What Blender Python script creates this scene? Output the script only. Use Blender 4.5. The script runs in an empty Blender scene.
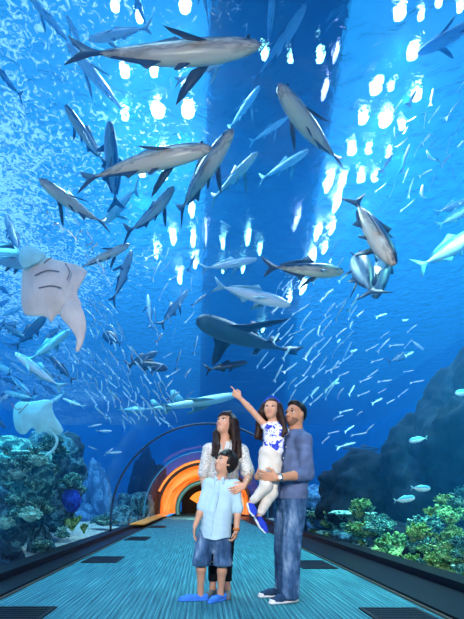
import bpy, bmesh, math, random
import numpy as np
from mathutils import Vector, Matrix, noise
random.seed(7)
sc = bpy.context.scene
COL = sc.collection
FPX, VX, VY, CH = 400.0, 202.0, 500.0, 0.89       # focal length in pixels, vanishing point, camera height
def P(px, py, Y):
    return Vector(((px-VX)*Y/FPX, Y, CH+(VY-py)*Y/FPX))

# ---------------------------------------------------------------- camera
cam = bpy.data.cameras.new('camera'); co = bpy.data.objects.new('camera', cam); COL.objects.link(co)
co.location = (0, 0, CH); co.rotation_euler = (math.pi/2, 0, 0)
cam.sensor_fit = 'AUTO'; cam.sensor_width = 36; cam.lens = 36*FPX/619
cam.shift_x = (232-VX)/619; cam.shift_y = (VY-309.5)/619
cam.clip_start = .05; cam.clip_end = 300
sc.camera = co
sc.view_settings.view_transform = 'Standard'; sc.view_settings.look = 'None'
sc.view_settings.gamma = 1; sc.view_settings.use_curve_mapping = False
sc.view_settings.exposure = 0.0

# ---------------------------------------------------------------- object helpers
def link(name, data, parent=None):
    o = bpy.data.objects.new(name, data); COL.objects.link(o)
    if parent is not None: o.parent = parent
    return o
def tag(o, label=None, cat=None, group=None, kind=None):
    if label: o['label'] = label
    if cat: o['category'] = cat
    if group: o['group'] = group
    if kind: o['kind'] = kind
    return o
def mesh(name, vs, fs, mat, parent=None, smooth=True):
    me = bpy.data.meshes.new(name); me.from_pydata([tuple(v) for v in vs], [], [tuple(f) for f in fs]); me.update()
    if smooth: me.polygons.foreach_set('use_smooth', [True]*len(me.polygons))
    if mat is not None: me.materials.append(mat)
    return link(name, me, parent)
def frombm(name, bm, mat, parent=None, smooth=False):
    me = bpy.data.meshes.new(name); bm.normal_update(); bm.to_mesh(me); bm.free()
    if smooth: me.polygons.foreach_set('use_smooth', [True]*len(me.polygons))
    if mat is not None: me.materials.append(mat)
    return link(name, me, parent)
def bx(bm, x0, x1, y0, y1, z0, z1):
    r = bmesh.ops.create_cube(bm, size=1)
    bmesh.ops.scale(bm, vec=(x1-x0, y1-y0, z1-z0), verts=r['verts'])
    bmesh.ops.translate(bm, vec=((x0+x1)/2, (y0+y1)/2, (z0+z1)/2), verts=r['verts'])
def box(name, x0, x1, y0, y1, z0, z1, mat, parent=None, bevel=0):
    bm = bmesh.new(); bx(bm, x0, x1, y0, y1, z0, z1)
    if bevel: bmesh.ops.bevel(bm, geom=bm.edges[:], offset=bevel, segments=2, affect='EDGES')
    return frombm(name, bm, mat, parent)
def empty(name, loc=(0, 0, 0)):
    o = bpy.data.objects.new(name, None); COL.objects.link(o); o.location = loc; o.empty_display_size = .1
    return o

# ---------------------------------------------------------------- materials
def nt(name):
    m = bpy.data.materials.new(name); m.use_nodes = True; t = m.node_tree; t.nodes.clear()
    out = t.nodes.new('ShaderNodeOutputMaterial'); return m, t, out
def N(t, typ, **kw):
    n = t.nodes.new('ShaderNode'+typ)
    for k, v in kw.items():
        if k.startswith('i_'): n.inputs[k[2:].replace('_', ' ')].default_value = v
        else: setattr(n, k, v)
    return n
def L(t, a, b): t.links.new(a, b)
def ramp(t, fac, stops, interp='LINEAR'):
    r = t.nodes.new('ShaderNodeValToRGB'); r.color_ramp.interpolation = interp
    e = r.color_ramp.elements
    while len(e) < len(stops): e.new(.5)
    for el, (p, c) in zip(e, stops):
        el.position = p; el.color = (c[0], c[1], c[2], 1) if len(c) == 3 else c
    L(t, fac, r.inputs['Fac']); return r.outputs['Color']
def simple(name, col, rough=.6, spec=.3, var=.0, vscale=8, bump=0, bscale=20, metallic=0, sheen=0):
    """principled material with soft colour variation and bump"""
    m, t, out = nt(name)
    b = N(t, 'BsdfPrincipled'); b.inputs['Roughness'].default_value = rough
    b.inputs['Specular IOR Level'].default_value = spec; b.inputs['Metallic'].default_value = metallic
    b.inputs['Base Color'].default_value = (*col, 1)
    tc = N(t, 'TexCoord')
    if var:
        n = N(t, 'TexNoise'); n.inputs['Scale'].default_value = vscale; n.inputs['Detail'].default_value = 4
        L(t, tc.outputs['Object'], n.inputs['Vector'])
        c = ramp(t, n.outputs['Fac'], [(.3, tuple(x*(1-var) for x in col)), (.7, tuple(min(1, x*(1+var)) for x in col))])
        L(t, c, b.inputs['Base Color'])
    if bump:
        n = N(t, 'TexNoise'); n.inputs['Scale'].default_value = bscale; n.inputs['Detail'].default_value = 3
        L(t, tc.outputs['Object'], n.inputs['Vector'])
        bp = N(t, 'Bump'); bp.inputs['Strength'].default_value = bump; bp.inputs['Distance'].default_value = .02
        L(t, n.outputs['Fac'], bp.inputs['Height']); L(t, bp.outputs['Normal'], b.inputs['Normal'])
    L(t, b.outputs[0], out.inputs['Surface']); return m
def emis(name, col, s):
    m, t, out = nt(name); e = N(t, 'Emission'); e.inputs['Color'].default_value = (*col, 1); e.inputs['Strength'].default_value = s
    L(t, e.outputs[0], out.inputs['Surface']); return m
WORLD_COL = (.045, .43, 1, 1); WORLD_S = 1.0
W_SC = (.03, .36, 1, 1); W_SD = .034; W_AN = .3
W_AC = (.02, .52, .94, 1); W_AD = .045
SURF_REFR = .7
BANK_L, BANK_R, KEY, FILL = 40, 40, 80, 24
REEF = 260
# ================================================================ SETTING
TX, TR, TZ, ZB = 0.15, 2.4, 0.37, 0.07       # tunnel axis x, radius, springing height, ledge height
SURF = 9.5
Y0, Y1, YE = -6.0, 21.0, 46.0
XW = 19.0
def arch_pts(r, n=40, zb=ZB, cx=TX):
    pts = [(cx-r, zb)]
    for i in range(n+1):
        a = math.pi - math.pi*i/n
        pts.append((cx+r*math.cos(a), TZ+r*math.sin(a)))
    pts.append((cx+r, zb)); return pts

# --- world: the bright hall above the open tank
w = bpy.data.worlds.new('world'); sc.world = w; w.use_nodes = True
wt = w.node_tree; wt.nodes['Background'].inputs['Color'].default_value = WORLD_COL
wt.nodes['Background'].inputs['Strength'].default_value = WORLD_S

# --- carpet floor
m, t, out = nt('carpet')
tc = N(t, 'TexCoord'); mp = N(t, 'Mapping'); mp.inputs['Scale'].default_value = (1, .02, 1); L(t, tc.outputs['Object'], mp.inputs['Vector'])
n1 = N(t, 'TexNoise'); n1.inputs['Scale'].default_value = 75; n1.inputs['Detail'].default_value = 3; L(t, mp.outputs[0], n1.inputs['Vector'])
mp2 = N(t, 'Mapping'); mp2.inputs['Scale'].default_value = (1, .35, 1); L(t, tc.outputs['Object'], mp2.inputs['Vector'])
n2 = N(t, 'TexNoise'); n2.inputs['Scale'].default_value = 120; n2.inputs['Detail'].default_value = 2; L(t, mp2.outputs[0], n2.inputs['Vector'])
wv = N(t, 'TexWave', wave_type='BANDS', bands_direction='X'); wv.inputs['Scale'].default_value = 7.5; wv.inputs['Distortion'].default_value = .6
L(t, tc.outputs['Object'], wv.inputs['Vector'])
a1 = N(t, 'Math', operation='MULTIPLY_ADD'); L(t, n1.outputs['Fac'], a1.inputs[0]); a1.inputs[1].default_value = 1.1
a2 = N(t, 'Math', operation='MULTIPLY_ADD'); L(t, n2.outputs['Fac'], a2.inputs[0]); a2.inputs[1].default_value = .5; a2.inputs[2].default_value = -.3
L(t, a2.outputs[0], a1.inputs[2])
a3 = N(t, 'Math', operation='MULTIPLY_ADD'); L(t, wv.outputs['Fac'], a3.inputs[0]); a3.inputs[1].default_value = .22; L(t, a1.outputs[0], a3.inputs[2])
c = ramp(t, a3.outputs[0], [(.3, (.006, .045, .075)), (.5, (.014, .105, .15)), (.68, (.03, .18, .23)), (.9, (.09, .33, .38))])
b = N(t, 'BsdfPrincipled'); b.inputs['Roughness'].default_value = .75; b.inputs['Specular IOR Level'].default_value = .25
L(t, c, b.inputs['Base Color']); L(t, b.outputs[0], out.inputs['Surface'])
carpet = m
fl = box('floor', -1.80, 1.83, Y0, 34, -.06, 0, carpet); tag(fl, 'teal striped carpet walkway running through the tunnel', kind='structure')

M_black = simple('black_vinyl', (.001, .0035, .010), .4, .35, var=.3, vscale=3)
M_step = simple('dark_blue_plastic', (.002, .006, .014), .3, .5)
M_trim = simple('brushed_brown_metal', (.16, .12, .1), .35, .5, metallic=.6)
M_seam = simple('seam_sealant', (.01, .05, .11), .4, .3)
M_rail = simple('clear_edge', (.05, .3, .5), .3, .5)
for side, xa, xb, nm in ((-1, TX-TR-.12, -1.80, 'left'), (1, 1.83, TX+TR+.12, 'right')):
    bm = bmesh.new()
    if side < 0:
        bx(bm, xa, xa+.26, Y0, Y1, -.06, ZB+.05); bx(bm, xa+.26, xb-.02, Y0, Y1, -.06, ZB-.035)
    else:
        bx(bm, xb-.26, xb, Y0, Y1, -.06, ZB+.05); bx(bm, xa+.02, xb-.26, Y0, Y1, -.06, ZB-.035)
    o = frombm('baseboard_'+nm, bm, M_black); tag(o, 'low black ledge between carpet and tank glass, %s side' % nm, kind='structure')
    x = -1.80 if side < 0 else 1.83
    o = box('trim_1' if side < 0 else 'trim_2', x-.012, x+.012, Y0, Y1, -.02, .018, M_trim); tag(o, 'thin brown metal strip along the %s carpet edge' % nm, kind='structure')
# dark hatch covers let into the carpet
M_hatch = simple('hatch_black', (.003, .005, .01), .5, .3, bump=.3, bscale=60)
def hatch(x0, x1, y0, y1, lab):
    root = empty('floor_hatch', ((x0+x1)/2, (y0+y1)/2, 0)); tag(root, lab, 'floor hatch', 'black hatches in the carpet')
    cx, cy = (x0+x1)/2, (y0+y1)/2
    box('plate', x0-cx, x1-cx, y0-cy, y1-cy, .0, .012, M_hatch, root, .003)
    bm = bmesh.new()
    for k in range(7):
        yy = y0-cy+.05+k*(y1-y0-.1)/6
        bx(bm, x0-cx+.04, x1-cx-.04, yy-.008, yy+.008, .011, .016)
    frombm('tread_rib', bm, M_step, root)
hl = [('nearest black hatch in the carpet at the left edge', 607.5, 619, 0, 48), ('second black hatch from the front along the left carpet edge', 557, 563, 92, 121),
      ('third black hatch from the front along the left carpet edge', 537, 540.5, 129, 149), ('farthest black hatch along the left carpet edge', 526, 528, 155, 166)]
for lab, ya, yb, xa, xb in hl:
    Ya, Yb = CH*FPX/(ya-VY), CH*FPX/(yb-VY); Yb = Yb if ya < 600 else Ya-.42
    xr = (xb-VX)*((Ya+Yb)/2)/FPX
    hatch(-1.72, max(xr, -1.45), Yb, Ya, lab)
hatch(1.28, 1.76, CH*FPX/(619-VY)-.15, CH*FPX/(612-VY)+.1, 'nearest black hatch in the carpet at the lower right corner')
hatch(1.30, 1.76, CH*FPX/(569-VY), CH*FPX/(561-VY), 'black hatch in the carpet beside the man\'s shoes on the right')

# --- acrylic tunnel panels and their seams
m, t, out = nt('tunnel_acrylic')
tr = N(t, 'BsdfTransparent'); tr.inputs['Color'].default_value = (.97, .99, 1, 1); gl = N(t, 'BsdfGlossy'); gl.inputs['Roughness'].default_value = .02
gl.inputs['Color'].default_value = (.8, .9, 1, 1)
fr = N(t, 'LayerWeight'); fr.inputs['Blend'].default_value = .12; mx = N(t, 'MixShader'); fm = N(t, 'Math', operation='MULTIPLY'); fm.inputs[1].default_value = .15; L(t, fr.outputs['Facing'], fm.inputs[0])
L(t, fm.outputs[0], mx.inputs[0]); L(t, tr.outputs[0], mx.inputs[1]); L(t, gl.outputs[0], mx.inputs[2]); L(t, mx.outputs[0], out.inputs['Surface'])
acrylic = m
def arch_shell(name, r0, r1, ya, yb, mat, parent=None, zb=ZB, n=40):
    A, B = arch_pts(r0, n, zb), arch_pts(r1, n, zb); k = len(A); vs = []
    for y in (ya, yb):
        vs += [(x, y, z) for x, z in A]; vs += [(x, y, z) for x, z in B]
    fs = []
    for i in range(k-1):
        fs.append((i, i+1, 2*k+i+1, 2*k+i)); fs.append((k+i, 3*k+i, 3*k+i+1, k+i+1))
        fs.append((i, k+i, k+i+1, i+1)); fs.append((2*k+i, 2*k+i+1, 3*k+i+1, 3*k+i))
    fs.append((0, 2*k, 3*k, k)); fs.append((k-1, 2*k-1, 4*k-1, 3*k-1))
    return mesh(name, vs, fs, mat, parent)
def sheet(name, r, ya, yb, mat):
    A = arch_pts(r); k = len(A)
    vs = [(x, ya, z) for x, z in A]+[(x, yb, z) for x, z in A]
    return mesh(name, vs, [(i, i+1, k+i+1, k+i) for i in range(k-1)], mat)
YS = 9.9
cuts = [Y0, YS, 15.6, Y1]
for i in range(3):
    o = sheet('window_%d' % (i+1), TR, cuts[i]+.02, cuts[i+1]-.02, acrylic)
    tag(o, 'clear curved acrylic tunnel panel, %s' % ('nearest, over the people', 'beyond the dark seam', 'last before the orange portal')[i], kind='structure')
for i, y in enumerate((YS, 15.6)):
    o = arch_shell('trim_%d' % (3+i), TR-.01, TR+.035, y-.025, y+.025, M_seam if i == 0 else M_rail)
    tag(o, 'thin arched seam between two acrylic tunnel panels', kind='structure')

# --- water body round the tunnel (a solid block with the tunnel cut out of it)
m, t, out = nt('sea_water')
vs_ = N(t, 'VolumeScatter'); vs_.inputs['Color'].default_value = W_SC; vs_.inputs['Density'].default_value = W_SD; vs_.inputs['Anisotropy'].default_value = W_AN
va = N(t, 'VolumeAbsorption'); va.inputs['Color'].default_value = W_AC; va.inputs['Density'].default_value = W_AD
ad = N(t, 'AddShader'); L(t, vs_.outputs[0], ad.inputs[0]); L(t, va.outputs[0], ad.inputs[1]); L(t, ad.outputs[0], out.inputs['Volume'])
water = m
try: m.volume_intersection_method = 'FAST'
except Exception: pass
prof = [(-XW, -.1)] + [(TX-TR-.13, -.1)] + arch_pts(TR+.13, 40, ZB)[0:] + [(TX+TR+.13, -.1), (XW, -.1), (XW, SURF), (-XW, SURF)]
k = len(prof)
v = [(x, Y0-2, z) for x, z in prof]+[(x, YE, z) for x, z in prof]
f = [tuple(range(k)), tuple(range(2*k-1, k-1, -1))]+[(i, k+i, k+(i+1) % k, (i+1) % k) for i in range(k)]
o = mesh('water', v, f, water, smooth=False); tag(o, 'clear blue sea water filling the tank around the tunnel', 'water', kind='stuff')
bm = bmesh.new(); bm.from_mesh(o.data); bmesh.ops.recalc_face_normals(bm, faces=bm.faces); bmesh.ops.triangulate(bm, faces=[q for q in bm.faces if len(q.verts) > 4]); bm.to_mesh(o.data); bm.free()

# --- rippled water surface seen from below
m, t, out = nt('water_surface')
tc = N(t, 'TexCoord')
nz = N(t, 'TexNoise'); nz.inputs['Scale'].default_value = 2.2; nz.inputs['Detail'].default_value = 5; nz.inputs['Roughness'].default_value = .62; nz.inputs['Distortion'].default_value = .8
L(t, tc.outputs['Object'], nz.inputs['Vector'])
bp = N(t, 'Bump'); bp.inputs['Strength'].default_value = 1.0; bp.inputs['Distance'].default_value = .12; L(t, nz.outputs['Fac'], bp.inputs['Height'])
rf = N(t, 'BsdfRefraction'); rf.inputs['IOR'].default_value = 1.10; rf.inputs['Roughness'].default_value = .03; rf.inputs['Color'].default_value = (.6, .9, 1, 1)
L(t, bp.outputs[0], rf.inputs['Normal'])
tr = N(t, 'BsdfTransparent'); tr.inputs['Color'].default_value = (.5, .85, 1, 1)
tl = N(t, 'BsdfTranslucent')
# broken white froth: worm-like flecks, thick towards the near left of the tank
fz = N(t, 'TexNoise'); fz.inputs['Scale'].default_value = 5.0; fz.inputs['Detail'].default_value = 6; fz.inputs['Roughness'].default_value = .6; fz.inputs['Distortion'].default_value = 1.6
L(t, tc.outputs['Object'], fz.inputs['Vector'])
big = N(t, 'TexNoise'); big.inputs['Scale'].default_value = .22; big.inputs['Detail'].default_value = 2; L(t, tc.outputs['Object'], big.inputs['Vector'])
sx = N(t, 'SeparateXYZ'); L(t, tc.outputs['Object'], sx.inputs[0])
gx = N(t, 'MapRange'); gx.inputs['From Min'].default_value = -7; gx.inputs['From Max'].default_value = 2.0; gx.inputs['To Min'].default_value = .13; gx.inputs['To Max'].default_value = -.22; L(t, sx.outputs['X'], gx.inputs['Value'])
s1 = N(t, 'Math', operation='ADD'); L(t, fz.outputs['Fac'], s1.inputs[0]); gy = N(t, 'MapRange'); gy.inputs['From Min'].default_value = 8; gy.inputs['From Max'].default_value = 22; gy.inputs['To Min'].default_value = 0; gy.inputs['To Max'].default_value = -.2; L(t, sx.outputs['Y'], gy.inputs['Value'])
sg = N(t, 'Math', operation='ADD'); L(t, gx.outputs[0], sg.inputs[0]); L(t, gy.outputs[0], sg.inputs[1]); L(t, sg.outputs[0], s1.inputs[1])
s2 = N(t, 'Math', operation='MULTIPLY_ADD'); L(t, big.outputs['Fac'], s2.inputs[0]); s2.inputs[1].default_value = .35; L(t, s1.outputs[0], s2.inputs[2])
fc = ramp(t, s2.outputs[0], [(.62, (0, 0, 0)), (.67, (.3, .3, .3)), (.74, (1, 1, 1))])
tl.inputs['Color'].default_value = (.62, .93, 1, 1)
m1 = N(t, 'MixShader'); m1.inputs[0].default_value = SURF_REFR; L(t, tr.outputs[0], m1.inputs[1]); L(t, rf.outputs[0], m1.inputs[2])
m2 = N(t, 'MixShader'); L(t, m1.outputs[0], m2.inputs[1]); L(t, tl.outputs[0], m2.inputs[2])
mf = N(t, 'MapRange'); mf.inputs['To Min'].default_value = .02; mf.inputs['To Max'].default_value = .85; L(t, fc, mf.inputs['Value']); L(t, mf.outputs[0], m2.inputs[0])
L(t, m2.outputs[0], out.inputs['Surface'])
o = mesh('water_surface', [(-XW, Y0-2, SURF+.02), (XW, Y0-2, SURF+.02), (XW, YE, SURF+.02), (-XW, YE, SURF+.02)], [(0, 1, 2, 3)], m)
tag(o, 'rippled surface of the tank water high overhead with white flecks', 'water surface', kind='stuff')

# --- tank shell
M_tank = simple('tank_wall', (.05, .38, .85), .8, .1, var=.3, vscale=.6)
m, t, out = nt('sand')
tc = N(t, 'TexCoord'); n = N(t, 'TexNoise'); n.inputs['Scale'].default_value = 14; n.inputs['Detail'].default_value = 6; L(t, tc.outputs['Object'], n.inputs['Vector'])
c = ramp(t, n.outputs['Fac'], [(.35, (.2, .3, .3)), (.5, (.45, .55, .5)), (.7, (.75, .82, .75))])
b = N(t, 'BsdfPrincipled'); b.inputs['Roughness'].default_value = .9; L(t, c, b.inputs['Base Color'])
bp = N(t, 'Bump'); bp.inputs['Strength'].default_value = .6; bp.inputs['Distance'].default_value = .05; L(t, n.outputs['Fac'], bp.inputs['Height']); L(t, bp.outputs[0], b.inputs['Normal'])
L(t, b.outputs[0], out.inputs['Surface']); M_sand = m
for nm, x0, x1 in (('left', -XW, TX-TR-.14), ('right', TX+TR+.14, XW)):
    nx, ny = 60, 90; v = []; f = []
    for j in range(ny+1):
        for i in range(nx+1):
            x = x0+(x1-x0)*i/nx; y = Y0-2+(YE-Y0+2)*j/ny
            d = min(abs(x-(TX-TR)), abs(x-(TX+TR)))
            v.append((x, y, ZB-.04+.12*noise.noise(Vector((x*.6, y*.6, 3)))*min(1, d)+min(d*.05, .5)))
    for j in range(ny):
        for i in range(nx): a = j*(nx+1)+i; f.append((a, a+1, a+nx+2, a+nx+1))
    o = mesh('floor_tank_'+nm, v, f, M_sand); tag(o, 'pale sand bed of the tank on the %s' % nm, kind='structure')
for nm, a in (('left', (-XW-.3, -XW-.01, Y0-2.3, YE+.3)), ('right', (XW+.01, XW+.3, Y0-2.3, YE+.3)), ('back', (-XW, XW, YE+.01, YE+.3))):
    o = box('wall_'+nm, *a, -.5, SURF+3.2, M_tank); tag(o, 'deep blue %s wall of the tank, far off in the water' % nm, kind='structure')
o = box('wall_front', -XW, XW, Y0-2.3, Y0-2.02, -.5, SURF+3.2, M_tank); tag(o, 'tank wall behind the viewer', kind='structure')

# --- portal at the far end of the tunnel
m, t, out = nt('orange_streaked_cladding')
tc = N(t, 'TexCoord'); sx = N(t, 'SeparateXYZ'); L(t, tc.outputs['Object'], sx.inputs[0])
cx = N(t, 'CombineXYZ'); L(t, sx.outputs['X'], cx.inputs['X']); L(t, sx.outputs['Z'], cx.inputs['Y'])
ln = N(t, 'VectorMath', operation='LENGTH'); L(t, cx.outputs[0], ln.inputs[0])
ta = N(t, 'Math', operation='ARCTAN2'); L(t, sx.outputs['Z'], ta.inputs[0]); L(t, sx.outputs['X'], ta.inputs[1])
c2 = N(t, 'CombineXYZ'); q = N(t, 'Math', operation='MULTIPLY'); q.inputs[1].default_value = 6; L(t, ln.outputs['Value'], q.inputs[0]); L(t, q.outputs[0], c2.inputs['X']); L(t, ta.outputs[0], c2.inputs['Y'])
n = N(t, 'TexNoise'); n.inputs['Scale'].default_value = 1.5; n.inputs['Detail'].default_value = 4; n.inputs['Distortion'].default_value = .5; L(t, c2.outputs[0], n.inputs['Vector'])
c = ramp(t, n.outputs['Fac'], [(.27, (.01, .03, .06)), (.33, (.5, .1, .02)), (.42, (.95, .22, .02)), (.6, (1, .34, .05)), (.74, (1, .6, .35))])
b = N(t, 'BsdfPrincipled'); b.inputs['Roughness'].default_value = .5; L(t, c, b.inputs['Base Color'])
L(t, b.outputs[0], out.inputs['Surface']); M_orange = m
M_teal = simple('teal_paint', (.02, .2, .25), .4, .4)
M_dark = simple('dark_lining', (.01, .012, .018), .6, .2)
pr = empty('tunnel_portal', (TX, Y1, TZ)); tag(pr, 'orange streaked arch portal at the far end of the tunnel', 'portal')
def ring(name, ra, rb, ya, yb, mat, a0=0., a1=math.pi, n=48, flare=0, parent=pr):
    vs = []; fs = []
    for i in range(n+1):
        a = a0+(a1-a0)*i/n
        for r, y in ((ra, ya+flare), (rb, ya), (rb, yb), (ra, yb)): vs.append((r*math.cos(a), y, r*math.sin(a)*1.0))
    for i in range(n):
        for q in range(4): fs.append((4*i+q, 4*i+(q+1) % 4, 4*i+4+(q+1) % 4, 4*i+4+q))
    fs.append((0, 1, 2, 3)); fs.append((4*n+3, 4*n+2, 4*n+1, 4*n))
    return mesh(name, vs, fs, mat, parent)
o = ring('outer_band', 1.62, 2.36, 0, 1.2, M_orange, -.12, math.pi+.12, flare=.9)
tag(o, 'broad orange streaked band')
ring('outer_rim', 2.36, 2.52, -.1, 1.3, M_dark, -.12, math.pi+.12)
o = ring('inner_band', 1.42, 1.6, .9, 2.2, M_teal, -.2, math.pi+.2); tag(o, 'narrow teal band')
o = ring('thin_hoop', 2.44, 2.56, -.9, -.78, M_orange, 1.2, 2.75); tag(o, 'thin loose orange hoop')
box('end_wall', -1.6, 1.6, 7.5, 7.7, -.6, 2.0, M_dark, pr)
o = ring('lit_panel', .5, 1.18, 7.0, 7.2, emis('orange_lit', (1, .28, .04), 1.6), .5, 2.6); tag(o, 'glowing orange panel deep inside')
box('doorway', -.5, .5, 7.3, 7.45, -.5, 1.1, M_black, pr)
# tunnel lining beyond the portal
ring('passage_lining', 2.3, 2.4, 1.3, 8, M_dark, -.12, math.pi+.12)
# thin orange strip painted as a reflection along the far ledge
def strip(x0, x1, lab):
    o = box('ledge_reflection', x0, x1, 12.2, Y1-.2, ZB+.055, ZB+.1, M_orange, None, .01); tag(o, lab, 'ledge reflection', 'painted orange reflections on the far ledges')
strip(TX-TR+.03, -1.75, 'painted orange reflection along the far left ledge before the portal')
# slab added above the water to darken the middle of the tank
M_slab = simple('shade_slab_teal', (.01, .10, .16), .7, .3, var=.2, vscale=1)
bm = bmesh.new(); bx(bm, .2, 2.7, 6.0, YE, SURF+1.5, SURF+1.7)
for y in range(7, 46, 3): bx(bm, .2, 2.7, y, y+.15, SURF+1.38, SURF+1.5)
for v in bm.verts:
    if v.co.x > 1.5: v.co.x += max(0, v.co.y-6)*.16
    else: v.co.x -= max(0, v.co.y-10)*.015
o = frombm('shade_slab', bm, M_slab); tag(o, 'dark slab added over the open tank to shade its middle', kind='structure')
# ================================================================ SDF surfaces (naive surface nets)
def surface_nets(fn, lo, hi, h):
    lo = np.array(lo, float); hi = np.array(hi, float)
    n = np.maximum(3, np.ceil((hi-lo)/h).astype(int)+1)
    ax = [(lo[i]+h*np.arange(n[i])).astype(np.float32) for i in range(3)]
    X, Y, Z = np.meshgrid(*ax, indexing='ij'); F = fn(X, Y, Z)
    F = np.where(F == 0, 1e-7, F)
    ins = F < 0
    acc = np.zeros(tuple(n-1)+(3,), np.float32); cnt = np.zeros(tuple(n-1), np.float32)
    def sl(o): return tuple(slice(o[i], n[i]-1+o[i]) for i in range(3))
    for a in range(3):
        for p in (0, 1):
            for q in (0, 1):
                o0 = [0, 0, 0]; oth = [i for i in range(3) if i != a]; o0[oth[0]] = p; o0[oth[1]] = q
                o1 = list(o0); o1[a] = 1
                f0, f1 = F[sl(o0)], F[sl(o1)]; cr = (f0 < 0) != (f1 < 0)
                tt = np.where(cr, f0/(np.where(cr, f0-f1, 1)), 0)
                for i in range(3): acc[..., i] += np.where(cr, (tt if i == a else o0[i]), 0)
                cnt += cr
    act = cnt > 0; idx = -np.ones(act.shape, np.int64); idx[act] = np.arange(act.sum())
    cell = np.argwhere(act); V = lo+(cell+acc[act]/cnt[act][:, None])*h
    fs = []
    for a in range(3):
        b, c = (a+1) % 3, (a+2) % 3
        s0 = [slice(None)]*3; s1 = [slice(None)]*3; s0[a] = slice(0, -1); s1[a] = slice(1, None)
        A, B = ins[tuple(s0)], ins[tuple(s1)]
        e = np.argwhere(A != B)
        ok = (e[:, b] > 0) & (e[:, c] > 0) & (e[:, b] < n[b]-1) & (e[:, c] < n[c]-1); e = e[ok]
        if not len(e): continue
        flip = A[tuple(e.T)]
        def g(db, dc):
            q = e.copy(); q[:, b] += db; q[:, c] += dc; return idx[tuple(q.T)]
        qd = np.stack([g(-1, -1), g(0, -1), g(0, 0), g(-1, 0)], 1)
        qd[~flip] = qd[~flip][:, ::-1]; fs.append(qd)
    return V, np.concatenate(fs) if fs else np.zeros((0, 4), int)
def smin(a, b, k):
    if k <= 0: return np.minimum(a, b)
    h = np.maximum(k-np.abs(a-b), 0)/k
    return np.minimum(a, b)-h*h*k*.25
class SDF:
    """union of tapered capsules, ellipsoids..., each with a blend radius; sub-primitives carve"""
    def __init__(s): s.p = []; s.lo = np.full(3, 1e9); s.hi = np.full(3, -1e9); s.post = []
    def _b(s, pts, r):
        for q in pts: s.lo = np.minimum(s.lo, np.array(q)-r); s.hi = np.maximum(s.hi, np.array(q)+r)
    def cone(s, a, b, ra, rb, k=.02, flat=None):
        """round cone a->b; flat=(axis vector, factor) squashes the cross-section along that axis"""
        s._b([a, b], max(ra, rb)*1.3+.02); s.p.append(('c', np.array(a, float), np.array(b, float), ra, rb, k, flat)); return s
    def chain(s, pts, rs, k=.02, flat=None):
        for i in range(len(pts)-1): s.cone(pts[i], pts[i+1], rs[i], rs[i+1], k, flat)
        return s
    def ell(s, c, r, k=.02, rot=None, cut=False):
        r = np.array(r, float)
        if not cut: s._b([c], r.max()+.02)
        s.p.append(('e', np.array(c, float), r, k, None if rot is None else np.array(rot, float).T, cut)); return s
    def ev(s, X, Y, Z):
        F = np.full(X.shape, 9., np.float32)
        for p in s.p:
            if p[0] == 'c':
                _, a, b, ra, rb, k, flat = p
                d = b-a; L2 = float(d@d)+1e-12
                px, py, pz = X-a[0], Y-a[1], Z-a[2]
                t = np.clip((px*d[0]+py*d[1]+pz*d[2])/L2, 0, 1)
                qx, qy, qz = px-t*d[0], py-t*d[1], pz-t*d[2]
                if flat is not None:
                    u = np.array(flat[0], float); u /= np.linalg.norm(u); w_ = qx*u[0]+qy*u[1]+qz*u[2]; g = 1/flat[1]-1
                    qx, qy, qz = qx+u[0]*w_*g, qy+u[1]*w_*g, qz+u[2]*w_*g
                f = np.sqrt(qx*qx+qy*qy+qz*qz)-(ra+(rb-ra)*t); F = smin(F, f.astype(np.float32), k)
            else:
                _, c, r, k, R, cut = p
                px, py, pz = X-c[0], Y-c[1], Z-c[2]
                if R is not None: px, py, pz = (R[0, 0]*px+R[0, 1]*py+R[0, 2]*pz, R[1, 0]*px+R[1, 1]*py+R[1, 2]*pz, R[2, 0]*px+R[2, 1]*py+R[2, 2]*pz)
                k0 = np.sqrt((px/r[0])**2+(py/r[1])**2+(pz/r[2])**2); k1 = np.sqrt((px/r[0]**2)**2+(py/r[1]**2)**2+(pz/r[2]**2)**2)+1e-9
                f = (k0*(k0-1)/k1).astype(np.float32)
                F = -smin(-F, f, k) if cut else smin(F, f, k)
        for q in s.post: F = q(F, X, Y, Z)
        return F
    def build(s, name, mat, parent=None, h=.01, pad=.03, smooth=1):
        V, Q = surface_nets(s.ev, s.lo-pad, s.hi+pad, h)
        me = bpy.data.meshes.new(name); me.from_pydata(V.tolist(), [], Q.tolist()); me.update()
        if smooth:
            bm = bmesh.new(); bm.from_mesh(me)
            for _ in range(smooth): bmesh.ops.smooth_vert(bm, verts=bm.verts, factor=.5, use_axis_x=True, use_axis_y=True, use_axis_z=True)
            bm.to_mesh(me); bm.free()
        me.polygons.foreach_set('use_smooth', [True]*len(me.polygons)); me.materials.append(mat)
        return link(name, me, parent)
def poly_sd(pts):
    """signed distance to a 2-D polygon"""
    P_ = np.array(pts, float)
    def f(X, Y):
        d = np.full(X.shape, 1e9); s = np.ones(X.shape); n = len(P_)
        for i in range(n):
            a, b = P_[i], P_[(i-1) % n]; e = b-a; wx, wy = X-a[0], Y-a[1]
            t = np.clip((wx*e[0]+wy*e[1])/(e@e), 0, 1); bx_, by_ = wx-e[0]*t, wy-e[1]*t
            d = np.minimum(d, bx_*bx_+by_*by_)
            c1 = Y >= a[1]; c2 = Y < b[1]; c3 = e[0]*wy > e[1]*wx
            s = np.where((c1 & c2 & c3) | (~c1 & ~c2 & ~c3), -s, s)
        return s*np.sqrt(d)
    return f
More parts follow.
